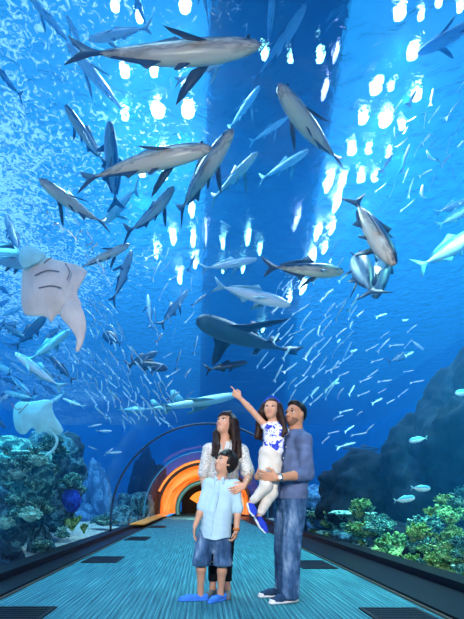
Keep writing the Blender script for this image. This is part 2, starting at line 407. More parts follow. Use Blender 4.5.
def smooth_poly(pts, n=2):
    p = [tuple(q) for q in pts]
    for _ in range(n):
        o = []
        for i in range(len(p)):
            a, b = p[i], p[(i+1) % len(p)]
            o += [(a[0]*.75+b[0]*.25, a[1]*.75+b[1]*.25), (a[0]*.25+b[0]*.75, a[1]*.25+b[1]*.75)]
        p = o
    return p
# ================================================================ FISH
def fishmat(name, back, belly, lo=-.02, hi=.05, rough=.35, mott=.25):
    """countershaded skin: dark back, pale belly, blotchy"""
    m, t, out = nt(name)
    tc = N(t, 'TexCoord'); sx = N(t, 'SeparateXYZ'); L(t, tc.outputs['Object'], sx.inputs[0])
    mp = N(t, 'Mapping'); mp.inputs['Scale'].default_value = (7, 34, 34); L(t, tc.outputs['Object'], mp.inputs['Vector'])
    n = N(t, 'TexNoise'); n.inputs['Scale'].default_value = 1.4; n.inputs['Detail'].default_value = 4; L(t, mp.outputs[0], n.inputs['Vector'])
    a = N(t, 'Math', operation='MULTIPLY_ADD'); L(t, n.outputs['Fac'], a.inputs[0]); a.inputs[1].default_value = .075; L(t, sx.outputs['Z'], a.inputs[2])
    mr = N(t, 'MapRange'); mr.inputs['From Min'].default_value = lo+.037; mr.inputs['From Max'].default_value = hi+.037; L(t, a.outputs[0], mr.inputs['Value'])
    mid = tuple(.5*(x+y) for x, y in zip(back, belly))
    c = ramp(t, mr.outputs[0], [(0, belly), (.22, tuple(x*(1-mott) for x in belly)), (.38, belly), (.5, tuple(x*(1-mott) for x in belly)), (.6, mid), (.8, back), (1, tuple(min(1, x*1.6) for x in back))])
    b = N(t, 'BsdfPrincipled'); b.inputs['Roughness'].default_value = rough; b.inputs['Specular IOR Level'].default_value = .5
    L(t, c, b.inputs['Base Color'])
    bp = N(t, 'Bump'); bp.inputs['Strength'].default_value = .3; bp.inputs['Distance'].default_value = .01; L(t, n.outputs['Fac'], bp.inputs['Height']); L(t, bp.outputs[0], b.inputs['Normal'])
    L(t, b.outputs[0], out.inputs['Surface']); return m
FM = {
    'pink': fishmat('skin_pink_belly', (.006, .03, .07), (.80, .66, .50), -.045, .02, .28, .45),
    'steel': fishmat('skin_steel', (.02, .10, .22), (.38, .62, .75), -.02, .05),
    'pale': fishmat('skin_pale', (.08, .32, .45), (.85, .92, .95), -.01, .09),
    'cyan': fishmat('skin_cyan', (.03, .25, .38), (.45, .85, .9), -.02, .06),
    'blue': fishmat('skin_blue', (.008, .05, .13), (.30, .48, .6), -.05, .03),
    'dark': fishmat('skin_dark', (.004, .015, .04), (.03, .08, .14), -.03, .05),
    'silver': fishmat('skin_silver', (.06, .25, .4), (.8, .9, .95), -.01, .05),
    'grey': fishmat('skin_grey', (.006, .02, .035), (.05, .11, .13), -.02, .05, .5),
}
FF = {k: simple('fin_'+k, c, .45, .4, var=.3, vscale=9) for k, c in
      {'pink': (.03, .07, .12), 'pale': (.25, .5, .6), 'cyan': (.1, .4, .5), 'blue': (.01, .05, .12), 'dark': (.004, .012, .03), 'silver': (.2, .45, .55), 'steel': (.1, .3, .4), 'grey': (.005, .02, .035)}.items()}
M_eyew = simple('fish_eye', (.01, .01, .012), .1, .8)
M_iris = simple('fish_iris', (.5, .55, .5), .3, .5)
M_mouth = simple('mouth_line', (.02, .03, .04), .6)
_fc = {}
def fish_meshes(kind, H=.1, Wd=.075, bend=0., tail=.2, shape='tuna', fins=1.0):
    """unit-length fish along +X (head), dorsal +Z; returns list of (part name, mesh)"""
    key = (kind, H, Wd, round(bend, 2), tail, shape, fins)
    if key in _fc: return _fc[key]
    def B(x, y, z):                       # swimming curve
        u = .5-x; return (x, y+bend*(u*u)*.9-bend*.18+.02*math.sin(u*5)*bend, z)
    n, k = 30, 16; vs = []; fs = []
    for i in range(n+1):
        u = i/n; x = .5-u*.88
        if shape == 'shark':
            a = (max(0, u)**.5)*(1-u)**1.25*1.95+.05*(u > .02)
        elif shape == 'disc': a = (max(0, u)**.5)*(1-u)**.75*1.75+.06*(u > .02)
        else: a = (max(0, u)**.6)*(1-u)**.95*1.9+.06*(u > .02)
        if i == 0: a = .03
        w_ = a*Wd; h_ = a*H
        if u > .85: h_ *= .8
        zc = -.01*math.sin(u*math.pi)
        for j in range(k):
            t_ = 2*math.pi*j/k; sy, cz = math.cos(t_), math.sin(t_)
            cz = cz*(1.0 if cz > 0 else .92)
            vs.append(B(x, w_*sy, zc+h_*cz))
    for i in range(n):
        for j in range(k): a = i*k+j; b = i*k+(j+1) % k; fs.append((a, b, b+k, a+k))
    fs.append(tuple(range(k-1, -1, -1))); fs.append(tuple(range(n*k, n*k+k)))
    parts = []
    def mk(nm, v, f, mat):
        me = bpy.data.meshes.new(nm); me.from_pydata(v, [], f); me.update(); me.polygons.foreach_set('use_smooth', [True]*len(me.polygons)); me.materials.append(mat)
        parts.append((nm, me))
    mk('body', vs, fs, FM[kind])
    def fin(nm, outline, place, th=.006):
        """outline in (u,v), place maps (u,v,w) -> xyz; tapered thickness"""
        cx_ = sum(p[0] for p in outline)/len(outline); cy_ = sum(p[1] for p in outline)/len(outline)
        m_ = len(outline); v = []
        for s in (1, -1):
            for (a, b) in outline: v.append(place(a, b, s*th*.25))
            v.append(place(cx_, cy_, s*th))
        f = []
        for i in range(m_):
            j = (i+1) % m_; f.append((i, j, m_)); f.append((m_+1+j, m_+1+i, 2*m_+1)); f.append((j, i, m_+1+i, m_+1+j))
        mk(nm, [B(*q) for q in v], f, FF[kind])
    T = tail
    fin('tail_fin', [(-.34, .012), (-.40, .03), (-.47, T*.62), (-.54, T), (-.505, T*.45), (-.455, 0), (-.50, -T*.42), (-.53, -T*.9), (-.46, -T*.55), (-.40, -.03), (-.34, -.012)] if shape != 'shark' else
        [(-.34, .01), (-.42, .04), (-.52, T*.8), (-.60, T), (-.50, .0), (-.50, -T*.35), (-.42, -.03), (-.34, -.01)], lambda a, b, c: (a, c, b))
    ht = H*.78
    if shape == 'shark':
        fin('dorsal_fin', [(.02, ht*.8), (-.05, ht+.1), (-.09, ht+.1), (-.1, ht*.7)], lambda a, b, c: (a, c, b))
        fin('dorsal_fin', [(-.2, ht*.5), (-.25, ht*.5+.06), (-.28, ht*.5+.06), (-.28, ht*.3)], lambda a, b, c: (a, c, b))
    else:
        fin('dorsal_fin', [(.12, ht*.9), (.04, ht+.06*fins), (-.02, ht+.025), (-.2, ht*.62+.02), (-.33, ht*.2+.015), (-.3, ht*.15), (-.1, ht*.7)], lambda a, b, c: (a, c, b))
        fin('anal_fin', [(-.02, -ht*.8), (-.10, -ht-.05*fins), (-.14, -ht*.8-.02), (-.3, -ht*.3-.015), (-.28, -ht*.2), (-.1, -ht*.6)], lambda a, b, c: (a, c, b))
        fin('pelvic_fin', [(.14, -ht*.75), (.07, -ht-.045*fins), (.04, -ht-.04*fins), (.07, -ht*.7)], lambda a, b, c: (a, c+.012, b))
    for s in (1, -1):
        if shape == 'shark':
            sp = fins
            fin('pectoral_fin', [(.28, .0), (.2, .07), (.1, .2*sp), (.03, .27*sp), (.03, .2*sp), (.08, .08), (.1, .0)], lambda a, b, c, s=s: (a, s*(Wd*.7+b), c-.02-b*.12), .01)
            fin('pelvic_fin', [(-.1, 0), (-.16, .09), (-.2, .08), (-.17, 0)], lambda a, b, c, s=s: (a, s*(Wd*.35+b), c-.02), .006)
        else:
            fin('pectoral_fin', [(.22, .0), (.17, .045), (.07, .12*fins), (.02, .15*fins), (.05, .09*fins), (.12, .015), (.17, .0)], lambda a, b, c, s=s: (a, s*(Wd*.72+b*.75), c-.02-b*.65), .005)
        e = []; ef = []
        x0 = .43; ez = H*.12
        yy = Wd*.50 if shape != 'shark' else Wd*.55
        for i in range(6):
            for j in range(10):
                ph = math.pi*i/5; th_ = 2*math.pi*j/10; r = .011 if shape != 'shark' else .006
                e.append(B(x0+r*math.sin(ph)*math.cos(th_), s*(yy)+s*r*.6*math.cos(ph), ez+r*math.sin(ph)*math.sin(th_)))
        for i in range(5):
            for j in range(10): a = i*10+j; b = i*10+(j+1) % 10; ef.append((a, b, b+10, a+10))
        mk('eye', e, ef, M_eyew)
    _fc[key] = parts; return parts
def orient(head, tail, up):
    x = (head-tail).normalized(); u = Vector(up); z = u-x*u.dot(x)
    if z.length < .05: u = Vector((0, 1, .2)); z = u-x*u.dot(x)
    z.normalize(); y = z.cross(x); return Matrix((x, y, z)).transposed()
def place(hx, hy, tx, ty, Lm, mode=None, q=0., up=(0, 0, 1)):
    """head and tail pixels -> head and tail points in the tank, for a fish Lm metres long"""
    if mode is None: mode = 'h' if (hy+ty)/2 < 235 else 'v'
    if mode == 'h': m1, m2 = 1/(VY-hy), 1/(VY-ty); s0 = (m1+m2)/2; m1 /= s0; m2 /= s0
    else: m1, m2 = 1+q, 1-q
    a, b = P(hx, hy, m1), P(tx, ty, m2); o = Vector((0, 0, CH)); a -= o; b -= o
    s = Lm/(a-b).length
    for _ in range(60):
        A, B_ = o+a*s, o+b*s; ok = True
        for q_ in (A, B_, (A+B_)/2):
            if math.hypot(q_.x-TX, max(0, q_.z-TZ)) < TR+.30+.1*Lm: ok = False
        if ok: break
        s *= 1.03
    while max((o+a*s).z, (o+b*s).z) > SURF-.3: s *= .98
    return o+a*s, o+b*s
def fish(name, label, hx, hy, tx, ty, Lm=1.1, kind='pink', group=None, cat='fish', mode=None, q=0., up=(0, 0, 1), **kw):
    A, B_ = place(hx, hy, tx, ty, Lm, mode, q)
    R = orient(A, B_, up); s = (A-B_).length
    root = empty(name, (A+B_)/2); root.rotation_euler = R.to_euler(); root.scale = (s, s, s)
    tag(root, label, cat, group)
    for nm, me in fish_meshes(kind, **kw): link(nm, me, root)
    return root
G = 'large fish circling over the tunnel'
BK = (0, .5, .85)       # belly rolled toward the viewer
def F(lab, *a, **k): k.setdefault('group', G); return fish('fish', lab, *a, **k)
F('largest fish, dark back and pinkish belly, swimming right across the top', 262, 40, 78, 68, 1.5, 'pink', H=.085, Wd=.07, up=(0, .25, .97), bend=-.10, tail=.12)
F('large dark-backed pinkish fish swimming right above the woman\'s side, second largest', 213, 152, 77, 170, 1.35, 'pink', H=.10, Wd=.08, up=(0, .3, .95), bend=.12, tail=.13)
F('small pale fish tucked right beneath the largest fish at the top', 238, 52, 176, 82, .9, 'pale', H=.07, Wd=.06, tail=.1)
F('long pale fish slanting in from the top left corner', 26, -8, 76, 50, 1.3, 'pale', H=.08, Wd=.07, tail=.1)
F('short pale fish beside the long pale one near the top left', 66, 15, 84, 50, .7, 'pale', H=.12, Wd=.10, tail=.1)
F('long pale fish below the tail of the largest fish', 65, 44, 131, 115, 1.35, 'pale', H=.085, Wd=.08, bend=-.08, tail=.1, up=BK)
F('pale fish half hidden above the tail of the largest fish', 88, 40, 150, 27, .9, 'pale', H=.09, Wd=.08, tail=.14)
F('dark blue fish diving at the top edge left of centre', 132, -12, 148, 30, .9, 'blue', H=.10, Wd=.08, tail=.2)
F('dark blue fish cut by the left edge near the top', -14, 55, 22, 98, .9, 'blue', H=.1, Wd=.08, tail=.22)
F('blue fish with white belly rising beside a darker vertical one', 66, 105, 104, 165, 1.1, 'pink', H=.10, Wd=.09, bend=.1, up=(.5, .5, .6), tail=.12)
F('dark blue vertical fish crossing behind the second largest fish', 110, 122, 115, 205, 1.5, 'blue', H=.09, Wd=.09, bend=.05, up=(1, 0, .3), tail=.12)
F('thick blue fish with long pectoral fin at the left', 40, 178, 103, 228, 1.05, 'pink', H=.12, Wd=.10, bend=.1, fins=1.6, up=(.2, .7, .6), tail=.14)
F('pale cyan fish under the vertical dark fish', 103, 223, 138, 187, 1.2, 'cyan', H=.11, Wd=.09, tail=.2)
F('curved blue fish left of the glare, turning upward', 170, 185, 138, 238, 1.0, 'blue', H=.09, Wd=.08, bend=-.25, tail=.16)
F('large blue-backed fish slanting down left behind the second largest fish', 236, 130, 172, 214, 1.4, 'pink', H=.10, Wd=.08, bend=.12, up=(-.5, .5, .6), tail=.12)
F('pale cyan fish with spread fins below the middle of the top', 258, 152, 212, 200, 1.0, 'cyan', H=.08, Wd=.08, fins=1.5, tail=.14)
F('pale cyan fish with fins out, right of the largest fish\'s snout', 260, 86, 228, 130, 1.0, 'cyan', H=.09, Wd=.09, fins=1.4, tail=.14)
F('dark blue fish hanging at the top edge right of centre', 273, -12, 268, 50, 1.1, 'blue', H=.09, Wd=.09, tail=.1, fins=.6)
F('large blue fish with wide side fins at the top right of centre', 305, 2, 258, 84, 1.4, 'blue', H=.08, Wd=.09, fins=1.5, bend=-.12, tail=.1)
F('slim blue fish tail hanging at the top edge above the largest fish', 200, -30, 209, 26, .9, 'blue', H=.08, Wd=.07, tail=.1)
F('solitary dark fish with pale belly stripe slanting right of centre', 280, 82, 334, 168, 1.25, 'pink', H=.10, Wd=.095, bend=.1, up=(.4, .6, .4), tail=.08, fins=.8)
F('pale fish pointing up right below the solitary dark fish', 309, 150, 260, 180, 1.0, 'cyan', H=.09, Wd=.09, fins=1.5, tail=.16)
F('faint cyan fish in the deep blue near the upper centre', 288, 117, 250, 143, .9, 'cyan', H=.08, Wd=.08, fins=1.4, tail=.14)
F('big dark fish entering from the upper right edge', 416, 52, 500, 12, 1.3, 'blue', H=.10, Wd=.11, fins=1.3, bend=.1, up=(0, .5, .85), tail=.14)
F('slender fish diving with its tail up, upper one of the right trio', 395, 265, 353, 198, 1.1, 'pink', H=.10, Wd=.09, mode='v', q=-.08, up=(.8, .2, .5), tail=.12)
F('dark fish of the right trio with tail raised, nose down', 372, 300, 398, 222, 1.4, 'blue', H=.10, Wd=.10, mode='v', q=-.05, up=(.6, .4, .3), bend=.15, tail=.12)
F('smallest fish of the right trio, at its lower left', 357, 256, 373, 295, .62, 'blue', H=.13, Wd=.11, mode='v', q=.1, up=(.8, .2, .5), tail=.14)
F('blue fish with pale belly swimming right, above the girl', 343, 273, 268, 264, 1.1, 'pink', H=.10, Wd=.085, bend=.08, q=.05, tail=.12, group='midwater fish')
F('silvery fish swimming right just above the grey shark', 290, 306, 215, 283, 1.1, 'silver', H=.11, Wd=.09, bend=.08, tail=.12, group='midwater fish')
F('pale slim fish in the deep blue centre over the silvery one', 257, 259, 202, 269, .95, 'silver', H=.09, Wd=.08, tail=.12, group='midwater fish')
F('blue and white fish entering from the right edge', 486, 226, 418, 268, 1.2, 'silver', H=.14, Wd=.09, tail=.16, group='midwater fish')
F('upper pale fish of a pair at the right edge', 470, 199, 436, 213, .7, 'silver', H=.13, Wd=.09, mode='v', tail=.14, group='midwater fish')
F('lower pale fish of a pair at the right edge', 476, 204, 438, 226, .7, 'silver', H=.13, Wd=.09, mode='v', tail=.14, group='midwater fish')
F('dark fish passing behind the big stingray at the left edge', 40, 263, -30, 250, 1.2, 'blue', H=.16, Wd=.1, tail=.2, group='midwater fish', mode='v', q=-.02)
F('pinkish grey fish just right of the big stingray', 130, 244, 76, 270, 1.0, 'pink', H=.10, Wd=.09, tail=.14, up=(0, .5, .8), group='midwater fish', mode='v')
F('narrow dark blue fish hanging nose up right of the stingray', 131, 250, 115, 303, .95, 'blue', H=.11, Wd=.09, bend=-.1, tail=.14, up=(.3, .6, .2), group='midwater fish', mode='v')
F('dark fish nose up at the left edge over the stingray', 6, 214, 20, 256, .9, 'blue', H=.14, Wd=.11, tail=.14, up=(.6, .5, .1), group='midwater fish', mode='v')
F('small blue fish hanging vertically left of the glare streaks', 148, 294, 151, 329, .9, 'blue', H=.1, Wd=.09, tail=.16, up=(.6, .6, 0), group='midwater fish', mode='v')
F('small blue fish slanting, right of the hanging one', 188, 290, 160, 326, .95, 'blue', H=.1, Wd=.09, tail=.16, fins=1.4, group='midwater fish', mode='v')
F('upper dark fish of the close pair left of the grey shark', 158, 352, 127, 366, .8, 'dark', H=.16, Wd=.1, tail=.24, group='dark midwater fish', mode='v')
F('lower dark fish of the close pair left of the grey shark', 168, 369, 130, 362, .8, 'dark', H=.17, Wd=.1, tail=.28, group='dark midwater fish', mode='v')
F('round dark fish alone, right of the big stingray\'s wing tip', 103, 333, 121, 344, .5, 'dark', H=.34, Wd=.12, tail=.2, shape='disc', group='dark midwater fish', mode='v')
F('slim dark fish right under the grey shark', 248, 362, 206, 370, .8, 'dark', H=.11, Wd=.09, tail=.16, group='dark midwater fish', mode='v')
F('dark fish gliding at right over the rock', 413, 352, 388, 362, .7, 'blue', H=.14, Wd=.1, tail=.16, group='dark midwater fish', mode='v')
F('small fish with raised tail meeting the dark one at right', 424, 350, 411, 340, .5, 'silver', H=.13, Wd=.1, tail=.16, group='dark midwater fish', mode='v')
F('long slender blue fish low over the far rocks at right', 342, 448, 388, 450, 1.5, 'dark', H=.05, Wd=.04, tail=.04, group='dark midwater fish', mode='v')
F('dark fish passing under the big stingray', 46, 316, 15, 347, .9, 'dark', H=.15, Wd=.1, tail=.14, group='fish crowd at lower left', mode='v')
F('bright pale fish rising right under the big stingray', 70, 330, 28, 361, .9, 'cyan', H=.11, Wd=.09, tail=.12, group='fish crowd at lower left', mode='v')
F('pale back fish pointing to upper left beneath the pale rising one', 15, 353, 62, 388, .9, 'silver', H=.11, Wd=.09, tail=.14, group='fish crowd at lower left', mode='v')
F('pale grey fish arched alone between the second stingray and the portal', 62, 398, 86, 408, .55, 'silver', H=.09, Wd=.08, bend=.25, tail=.12, group='pale fish over the left reef', mode='v')
GR = 'fish crowd at lower left'
crowd = [(18, 322, -12, 330, 'blue'), (25, 338, 0, 322, 'dark'), (12, 372, -14, 360, 'cyan'), (34, 372, 60, 378, 'dark'), (30, 395, 8, 372, 'blue'), (4, 392, 34, 398, 'cyan'),
         (50, 356, 72, 380, 'dark'), (-6, 405, 16, 388, 'blue'), (14, 410, 36, 392, 'dark'), (2, 342, 22, 352, 'blue'), (44, 340, 62, 326, 'dark'), (20, 384, 0, 378, 'dark'),
         (58, 396, 40, 383, 'blue'), (8, 300, -12, 312, 'blue'), (2, 316, 24, 306, 'cyan'), (-8, 282, 12, 296, 'dark'), (36, 330, 20, 316, 'cyan'), (58, 366, 38, 352, 'blue'),
         (10, 362, 30, 376, 'silver'), (46, 405, 66, 392, 'cyan'), (6, 428, -10, 414, 'dark')]
cn = {'blue': 'blue', 'dark': 'dark', 'cyan': 'pale cyan', 'silver': 'silvery'}
for i, (a, b, c_, d, kd) in enumerate(crowd):
    F('%s fish in the crowded cluster by the left edge' % cn[kd], a, b, c_, d, .75+.1*random.random(), kd, H=.115, Wd=.085, tail=.15, bend=random.choice((-.15, 0, .12)), group=GR+', '+cn[kd], mode='v', q=random.uniform(-.02, .02))
# shark, sawfish-like long fish
s_ = fish('guitar_shark', 'big dark grey shark with broad side fins gliding over the family', 199, 317, 288, 357, 2.5, 'grey', None, 'shark', mode='v', q=-.11, up=(-.1, .15, 1), H=.085, Wd=.12, bend=.12, shape='shark', fins=1.1, tail=.07)
s_ = fish('guitar_shark', 'long pale slender shark swimming right behind the woman\'s head', 238, 394, 128, 414, 2.6, 'cyan', None, 'shark', mode='v', q=.0, up=(0, .2, 1), H=.06, Wd=.055, bend=-.08, shape='shark', fins=.5, tail=.03)
# disc-shaped reef fish, right
GD = 'pale round reef fish near the right rocks'
for lab, a, b, c_, d, Lm in (('pale blue reef fish, upper of the pair below the right rock', 430.5, 488.5, 411, 488, .28), ('pale blue reef fish, lower of the pair below the right rock', 415, 497.5, 394, 501, .28),
                         ('pale reef fish in front of the ridge of the right rock', 409, 441, 427, 438, .3), ('pale reef fish facing the viewer on the dark right rock', 438, 462, 434, 453, .28),
                         ('spotted pale fish cut by the right edge over the rock', 455, 393, 476, 392, .35), ('small pale reef fish hovering over the left part of the right reef', 345, 533, 346, 524, .25)):
    fish('reef_fish', lab, a, b, c_, d, Lm, 'silver', GD, mode='v', q=.0, up=(0, -.15, 1), H=.21, Wd=.09, shape='disc', tail=.16, fins=.5)
fish('reef_fish', 'pale small fish beside the second stingray', 63, 434, 69, 430, .3, 'silver', GD, mode='v', H=.17, Wd=.1, shape='disc', tail=.12, fins=.5)
for a in ((102, 424, 88, 427), (112, 431, 96, 431), (113, 448, 104, 456), (122, 452, 106, 453), (88, 446, 98, 450)):
    fish('reef_fish', 'small pale fish in the blue left of the arched seam', *a, .45, 'silver', 'pale fish left of the arched seam', mode='v', H=.1, Wd=.08, tail=.12, fins=.5)

# ---- schools of small fish
_sm = {}
def small_mesh(bend, kind):
    key = (bend, kind)
    if key in _sm: return _sm[key]
    n, k = 12, 8; vs = []; fs = []
    def B(x, y, z): u = .5-x; return (x, y+bend*u*u-bend*.2, z)
    for i in range(n+1):
        u = i/n; x = .5-u*.85; a = max(.04, (u**.6)*(1-u)**.9*1.9+.05)
        for j in range(k): t_ = 2*math.pi*j/k; vs.append(B(x, a*.045*math.cos(t_), a*.068*math.sin(t_)))
    for i in range(n):
        for j in range(k): a = i*k+j; b = i*k+(j+1) % k; fs.append((a, b, b+k, a+k))
    fs.append(tuple(range(k-1, -1, -1))); b0 = len(vs)
    for s in (.004, -.004):
        for p in ((-.3, .012), (-.5, .12), (-.43, 0), (-.5, -.12), (-.3, -.012)): vs.append(B(p[0], s, p[1]))
    fs += [(b0, b0+1, b0+2, b0+3, b0+4), (b0+9, b0+8, b0+7, b0+6, b0+5)]
    for p in ((.1, .055), (-.02, .10), (-.1, .05)): vs.append(B(p[0], 0, p[1]))
    fs.append((b0+10, b0+11, b0+12)); 
    me = bpy.data.meshes.new('schooling_fish'); me.from_pydata(vs, [], fs); me.update(); me.polygons.foreach_set('use_smooth', [True]*len(me.polygons)); me.materials.append(FM[kind])
    _sm[key] = me; return me
def inside(poly, x, y):
    c_ = False; n = len(poly)
    for i in range(n):
        x1, y1 = poly[i]; x2, y2 = poly[i-1]
        if (y1 > y) != (y2 > y) and x < (x2-x1)*(y-y1)/(y2-y1)+x1: c_ = not c_
    return c_
def school(poly, n, ang, spread_, px, lab, group, kind, Ym=(8, 12), seed=1, mode=None, mind=5.5):
    rnd = random.Random(seed); xs = [p[0] for p in poly]; ys = [p[1] for p in poly]; pts = []; tries = 0
    while len(pts) < n and tries < 20000:
        tries += 1; x = rnd.uniform(min(xs), max(xs)); y = rnd.uniform(min(ys), max(ys))
        if not inside(poly, x, y) or any((x-a)**2+((y-b)*.9)**2 < mind**2 for a, b in pts): continue
        pts.append((x, y))
        a = math.radians((ang(x, y) if callable(ang) else ang)+rnd.gauss(0, spread_)); l_ = rnd.uniform(*px)/2
        dx, dy = math.cos(a)*l_, -math.sin(a)*l_
        Y = rnd.uniform(*Ym); Lm = 2*l_*Y/FPX
        A, B_ = place(x+dx, y+dy, x-dx, y-dy, Lm, mode or 'v', rnd.uniform(-.02, .02))
        o = link('schooling_fish', small_mesh(rnd.choice((-.3, 0, .3)), kind)); R = orient(A, B_, (0, .3, 1)); s = (A-B_).length
        o.location = (A+B_)/2; o.rotation_euler = R.to_euler(); o.scale = (s, s, s)
        tag(o, lab, 'fish', group)
school([(88, 300), (112, 290), (128, 345), (178, 395), (182, 425), (160, 425), (120, 430), (85, 400), (66, 350), (78, 330)], 112, 122, 9, (10, 15), 'small silvery fish of the dense school slanting down right of the big stingray', 'school right of the big stingray', 'steel', (7, 10), 1, mind=4.6)
school([(40, 215), (72, 208), (108, 262), (112, 285), (88, 262), (62, 232)], 30, 118, 12, (6, 11), 'tiny white fish of the school under the froth, above the big stingray', 'school above the big stingray', 'silver', (9, 11), 2, mind=4.5)
school([(268, 300), (330, 215), (356, 290), (350, 360), (318, 415), (284, 400), (262, 360)], 66, 50, 8, (13, 22), 'small blue fish of the school streaming up right behind the man\'s head', 'school behind the man', 'steel', (8, 12), 3, mind=6.5)
school([(345, 290), (410, 320), (425, 375), (360, 450), (316, 440), (335, 350)], 40, 30, 14, (9, 16), 'small pale fish scattered in open blue between the man and the right rock', 'fish left of the right rock', 'silver', (8, 12), 4, mind=9)
school([(398, 95), (464, 85), (464, 195), (430, 190), (405, 215), (380, 190)], 30, 62, 14, (14, 24), 'slim pale fish of the loose school at the upper right', 'school at upper right', 'silver', (8, 11), 5, mind=10)
school([(150, 250), (200, 262), (200, 330), (196, 425), (160, 380), (150, 330)], 26, 50, 22, (10, 20), 'small blue fish in the glare streaks left of the grey shark', 'fish in the glare streaks', 'blue', (9, 13), 6, mind=9)
school([(0, 262), (20, 215), (42, 240), (30, 250)], 5, 120, 12, (14, 22), 'slim pale fish near the left edge above the stingray', 'slim fish above the stingray', 'silver', (7, 9), 7, mind=9)

# ---- rays
def ray_body(name, lab, outline, Y, thick, mat, tilt=0, h=.012):
    pts = [(P(x, y, Y).x, P(x, y, Y).z) for x, y in outline]; c0 = Vector((sum(p[0] for p in pts)/len(pts), Y, sum(p[1] for p in pts)/len(pts)))
    root = empty(name, c0); root.rotation_euler = (tilt, 0, 0); tag(root, lab, 'stingray', 'stingrays')
    return root, c0
def inflate(nm, outline, Y, c0, thick, mat, root, off=0., h=.012, dish=0.):
    pts = smooth_poly([(P(x, y, Y).x-c0.x, P(x, y, Y).z-c0.z) for x, y in outline], 2); sd = poly_sd(pts)
    s = SDF(); xs = [p[0] for p in pts]; zs = [p[1] for p in pts]; W_ = max(xs)-min(xs)
    s.lo = np.array([min(xs), off-thick-abs(dish), min(zs)]); s.hi = np.array([max(xs), off+thick+abs(dish), max(zs)])
    def ev(X, Y_, Z):
        d = sd(X, Z); g = thick*(np.clip(-d, 0, .25*W_)/(.25*W_))**.7+.004
        yc = off+dish*((X**2+Z**2)/(W_*.5)**2)
        return np.maximum(np.abs(Y_-yc)-g, d).astype(np.float32)
    s.ev = ev; return s.build(nm, mat, root, h=h, smooth=2)
M_rayp = simple('ray_belly_pink', (.80, .66, .60), .6, .25, var=.14, vscale=5, bump=.3, bscale=9)
M_rayt = simple('ray_fin_cyan', (.35, .75, .82), .5, .3, var=.15)
M_rayc = simple('ray_belly_cyan', (.30, .72, .78), .6, .25, var=.2, vscale=5)
M_rayd = simple('ray_line', (.28, .17, .15), .7)
def tube(name, pts, rs, mat, parent=None, k=8, flat=1.0):
    vs = []; fs = []; pts = [Vector(p) for p in pts]
    if not hasattr(rs, '__len__'): rs = [rs]*len(pts)
    for i, p in enumerate(pts):
        d = (pts[min(i+1, len(pts)-1)]-pts[max(i-1, 0)]).normalized(); u = d.cross(Vector((0, 1, .01)))
        if u.length < .1: u = d.cross(Vector((1, 0, 0)))
        u.normalize(); v = d.cross(u)
        for j in range(k): a = 2*math.pi*j/k; vs.append(p+(u*math.cos(a)+v*math.sin(a)*flat)*rs[i])
    for i in range(len(pts)-1):
        for j in range(k): a = i*k+j; b = i*k+(j+1) % k; fs.append((a, b, b+k, a+k))
    fs.append(tuple(range(k-1, -1, -1))); fs.append(tuple(range(len(vs)-k, len(vs))))
    return mesh(name, vs, fs, mat, parent)
def spl(pts, n=6):
    pts = [Vector(p) for p in pts]; o = []
    for i in range(len(pts)-1):
        a, b, c_, d = pts[max(i-1, 0)], pts[i], pts[i+1], pts[min(i+2, len(pts)-1)]
        for j in range(n):
            t_ = j/n; o.append(.5*((2*b)+(c_-a)*t_+(2*a-5*b+4*c_-d)*t_*t_+(-a+3*b-3*c_+d)*t_**3))
    return o+[pts[-1]]
YR = 4.3
root, c0 = ray_body('stingray', 'big pinkish white stingray seen from below at the left', [(20, 245), (88, 263), (70, 320), (20, 312)], YR, .07, None)
inflate('body_disc', [(21, 245), (50, 257), (87, 263), (83, 276), (75, 292), (82, 303), (68, 316), (56, 311), (49, 322), (45, 314), (30, 314), (18, 311), (19, 285)], YR, c0, .06, M_rayp, root, dish=.06)
o = inflate('wing', [(66, 300), (80, 302), (87, 318), (87, 335), (80, 354), (75, 352), (78, 340), (70, 328), (58, 316)], YR, c0, .03, M_rayp, root, off=-.02); tag(o, 'curled lower wing tip')
o = inflate('snout_flap', [(21.5, 246), (54, 258), (40, 268), (22, 275)], YR, c0, .03, M_rayt, root, off=-.075); tag(o, 'pale cyan translucent snout flap')
def rl(nm, pts, off=-.085, r=.006):
    return tube(nm, spl([(P(x, y, YR).x-c0.x, off, P(x, y, YR).z-c0.z) for x, y in pts]), r, M_rayd, root)
rl('mouth', [(47, 268), (52, 264), (55, 263)]); rl('gill_slit', [(38, 280), (50, 275), (62, 276)]); rl('gill_slit', [(42, 292), (54, 290), (64, 292)]); rl('gill_slit', [(68, 268), (72, 276), (70, 284)])
Y2 = 5.6
root, c0 = ray_body('stingray', 'pale cyan stingray resting low against the left reef', [(14, 400), (52, 398), (62, 433), (11, 425)], Y2, .06, None)
inflate('body_disc', [(13, 400), (30, 402), (52, 397), (52, 412), (60, 424), (63, 432), (50, 436), (42, 430), (38, 436), (32, 426), (25, 435), (15, 433), (11, 420)], Y2, c0, .05, M_rayc, root, dish=.05)
YR = Y2
rl('mouth', [(21, 415), (27, 409), (31, 405)]); rl('gill_slit', [(14, 405), (20, 411), (24, 409)])
tube('tail', spl([(P(x, y, Y2).x-c0.x, .02, P(x, y, Y2).z-c0.z) for x, y in ((45, 425), (56, 438), (54, 448), (46, 455))]), [.02]*19, M_rayc, root)
